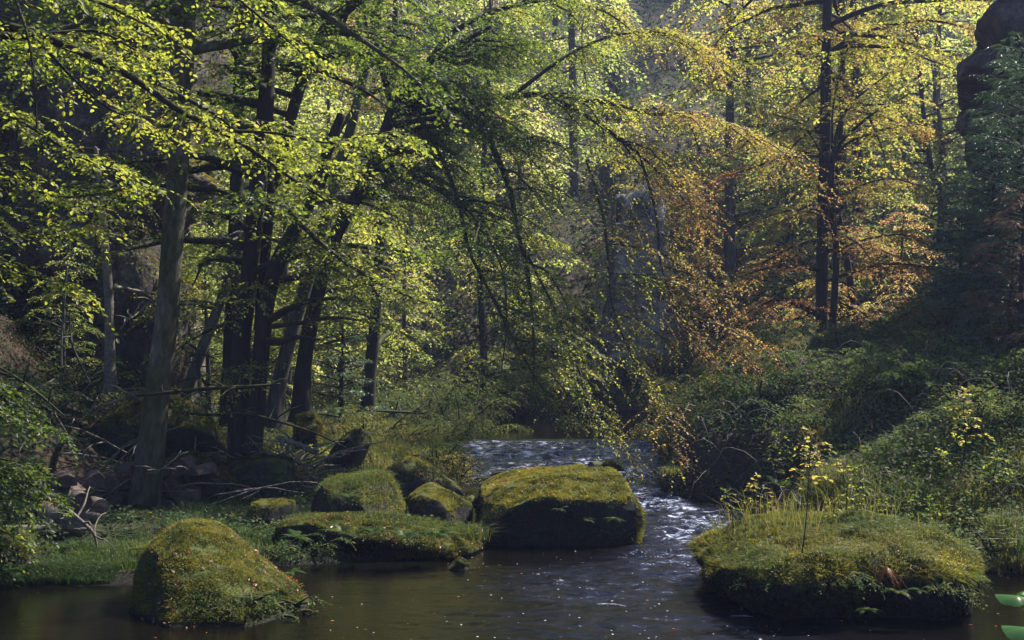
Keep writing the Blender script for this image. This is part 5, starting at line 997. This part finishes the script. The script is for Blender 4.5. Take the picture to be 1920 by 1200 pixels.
# roots and trailing stems over the island rock's face
mb = MB(); rs = np.random.RandomState(66); V, T = tri_arrays(ROCKS['island']); p, nr = sample(V, T, 90, lambda c, q: sm(q[:, 2], .1, .3) * sm(q[:, 2], .8, .6) * (c[:, 2] > .4), rs); t = np.linspace(0, 1, 6)
out_ = nr * np.array([1, 1, .1]); L = rs.uniform(.12, .42, len(p))
pth = p[:, None] + out_[:, None] * (.09 * np.sin(t * 2.2))[None, :, None] - np.array([0, 0, 1.]) * (L[:, None] * t ** 1.4)[..., None] + rs.randn(len(p), 6, 3) * .012
tubes(mb, pth, np.linspace(.005, .0015, 6)[None] * np.ones((len(p), 1)), 4); tag(mb.build('trailing_roots', M['bark_dark']), kind='stuff')
for i, (px, py, D_, h, t_, lab) in enumerate(((548, 1128, 12.0, .2, .45, 'small leafy plants at the low right tip of the front boulder'), (470, 1110, 11.75, .12, .25, 'tiny dark plants under the lip of the front boulder'), (1770, 1075, 11.9, .22, .5, 'straggling plants draped over the right end of the island rock'), (1590, 1068, 11.55, .14, .3, 'small dark plants on the lip of the island rock'), (1440, 1075, 11.9, .16, .4, 'small green plants on the left shoulder of the island rock'), (1850, 1030, 13.4, .3, .55, 'leafy weeds between the island rock and the right bank'))):
    bush(P(px, py, D_), lab, h, h * 1.1, (t_, .25), .026, seed=140 + i, ns=12, group='small plants on the rocks', el=(-.3, .9), tmpl=LEAF6)

for i, (px, D_, h, r, t_, lab) in enumerate(((1310, 24, 1.0, .9, .66, 'ochre shrub on the bank lip over the dark hollow'), (1370, 26, 1.1, 1.0, .5, 'dense green shrub on the mound right of the rapids'), (1440, 23.5, .9, .9, .75, 'rusty tangle of dead bracken on the mound'), (1530, 26.5, 1.0, 1.0, .45, 'grey green shrub at the foot of the tall dark trunk'), (1600, 23, .9, .9, .42, 'dense bramble clump left of the slope middle'), (1680, 25, .9, 1.0, .5, 'bramble clump under the leaning stem'), (1770, 22, .9, .9, .8, 'patch of brown dead bracken before the spruces'), (1560, 18.5, .8, .8, .4, 'dark green clump behind the tallest sapling'), (1650, 18.8, .8, .8, .45, 'bramble clump on the lower right slope'), (1760, 19.8, .8, .9, .4, 'grey green clump on the right slope'), (1850, 24, .9, .9, .45, 'bramble clump at the foot of the spruces'), (1395, 21.8, .8, .8, .55, 'olive clump hanging into the dark hollow'), (1480, 24.8, .9, .9, .4, 'green clump behind the broken pointed stub'), (1885, 16.9, .6, .7, .5, 'leafy clump on the right edge above the long grass'))):
    bush(G(px, D_), lab, h, r, (t_, .22), .05, seed=160 + i, ns=20, group='shrubs on the mound of the right bank', dens=1.1, tn=.5, tmpl=LEAF6 if D_ < 21 else LEAF4)
for i, (px, py, D_, h, t_, lab) in enumerate(((1690, 985, 13.5, .25, .5, 'herb clump on the back of the island rock, right'), (1740, 1000, 13.3, .22, .42, 'dark herb clump near the right end of the island rock'), (1640, 1000, 13.3, .16, .6, 'yellowish herb clump in the middle of the island rock'), (1540, 990, 13.5, .22, .55, 'herb clump on the back of the island rock, left'), (1440, 1005, 13.2, .22, .5, 'herb clump by the left tip of the island rock'), (1790, 1020, 12.9, .2, .6, 'pale herb clump at the right rim of the island rock'))):
    bush(P(px, py, D_), lab, h, h * 1.1, (t_, .22), .024, seed=190 + i, ns=14, group='herbs on the island rock', el=(.5, 1.5), tmpl=LEAF6)
# ================================================================== AIR, LIGHT, CAMERA
if HAZE > 0:
    m, nt, out = mat('haze'); v = nt.nodes.new('ShaderNodeVolumePrincipled'); v.inputs['Density'].default_value = HAZE
    v.inputs['Color'].default_value = (.48, .57, 1.0, 1); v.inputs['Anisotropy'].default_value = .25; nt.links.new(v.outputs[0], out.inputs['Volume'])
    x0, x1, y0, y1, z0, z1 = -160, 170, -12, 200, -2.5, HAZETOP
    hv = [(x0, y0, z0), (x1, y0, z0), (x1, y1, z0), (x0, y1, z0), (x0, y0, z1), (x1, y0, z1), (x1, y1, z1), (x0, y1, z1)]
    mb = MB().add(hv, [[0, 3, 2, 1], [4, 5, 6, 7], [0, 1, 5, 4], [1, 2, 6, 5], [2, 3, 7, 6], [3, 0, 4, 7]])
    tag(mb.build('haze', m), kind='stuff')
w = bpy.data.worlds.new('World'); bpy.context.scene.world = w; w.use_nodes = True
nt = w.node_tree; bg = nt.nodes['Background']; sky = nt.nodes.new('ShaderNodeTexSky'); sky.sky_type = 'NISHITA'; sky.sun_disc = False; sky.ozone_density = 5; sky.dust_density = .3
sky.sun_elevation = math.radians(SUN_EL); sky.sun_rotation = math.radians(SUN_AZ); nt.links.new(sky.outputs[0], bg.inputs[0]); bg.inputs[1].default_value = SKY
ld = bpy.data.lights.new('sun', 'SUN'); ld.energy = SUN; ld.angle = math.radians(.5); ld.color = (1, .93, .80)
lo = bpy.data.objects.new('sun', ld); C.objects.link(lo)
from mathutils import Vector
sd = Vector((math.sin(math.radians(SUN_AZ)) * math.cos(math.radians(SUN_EL)), math.cos(math.radians(SUN_AZ)) * math.cos(math.radians(SUN_EL)), math.sin(math.radians(SUN_EL))))
lo.rotation_euler = sd.to_track_quat('Z', 'Y').to_euler(); lo.location = sd * 60
cd = bpy.data.cameras.new('camera'); cam = bpy.data.objects.new('camera', cd); C.objects.link(cam); bpy.context.scene.camera = cam
cam.location = (0, 0, CH); cam.rotation_euler = (math.radians(90), 0, 0); cd.sensor_width = 36; cd.lens = F / 1920 * 36; cd.clip_end = 1000; cd.clip_start = .1
sc = bpy.context.scene; sc.view_settings.view_transform = 'Standard'; sc.view_settings.look = 'None'; sc.view_settings.exposure = EXPO; sc.view_settings.gamma = 1
sc.cycles.max_bounces = 6; sc.cycles.diffuse_bounces = 3; sc.cycles.transmission_bounces = 4; sc.cycles.glossy_bounces = 3; sc.cycles.volume_bounces = 0; sc.cycles.transparent_max_bounces = 4
sc.cycles.caustics_reflective = False; sc.cycles.caustics_refractive = False; sc.cycles.use_denoising = True; sc.cycles.sample_clamp_indirect = 4
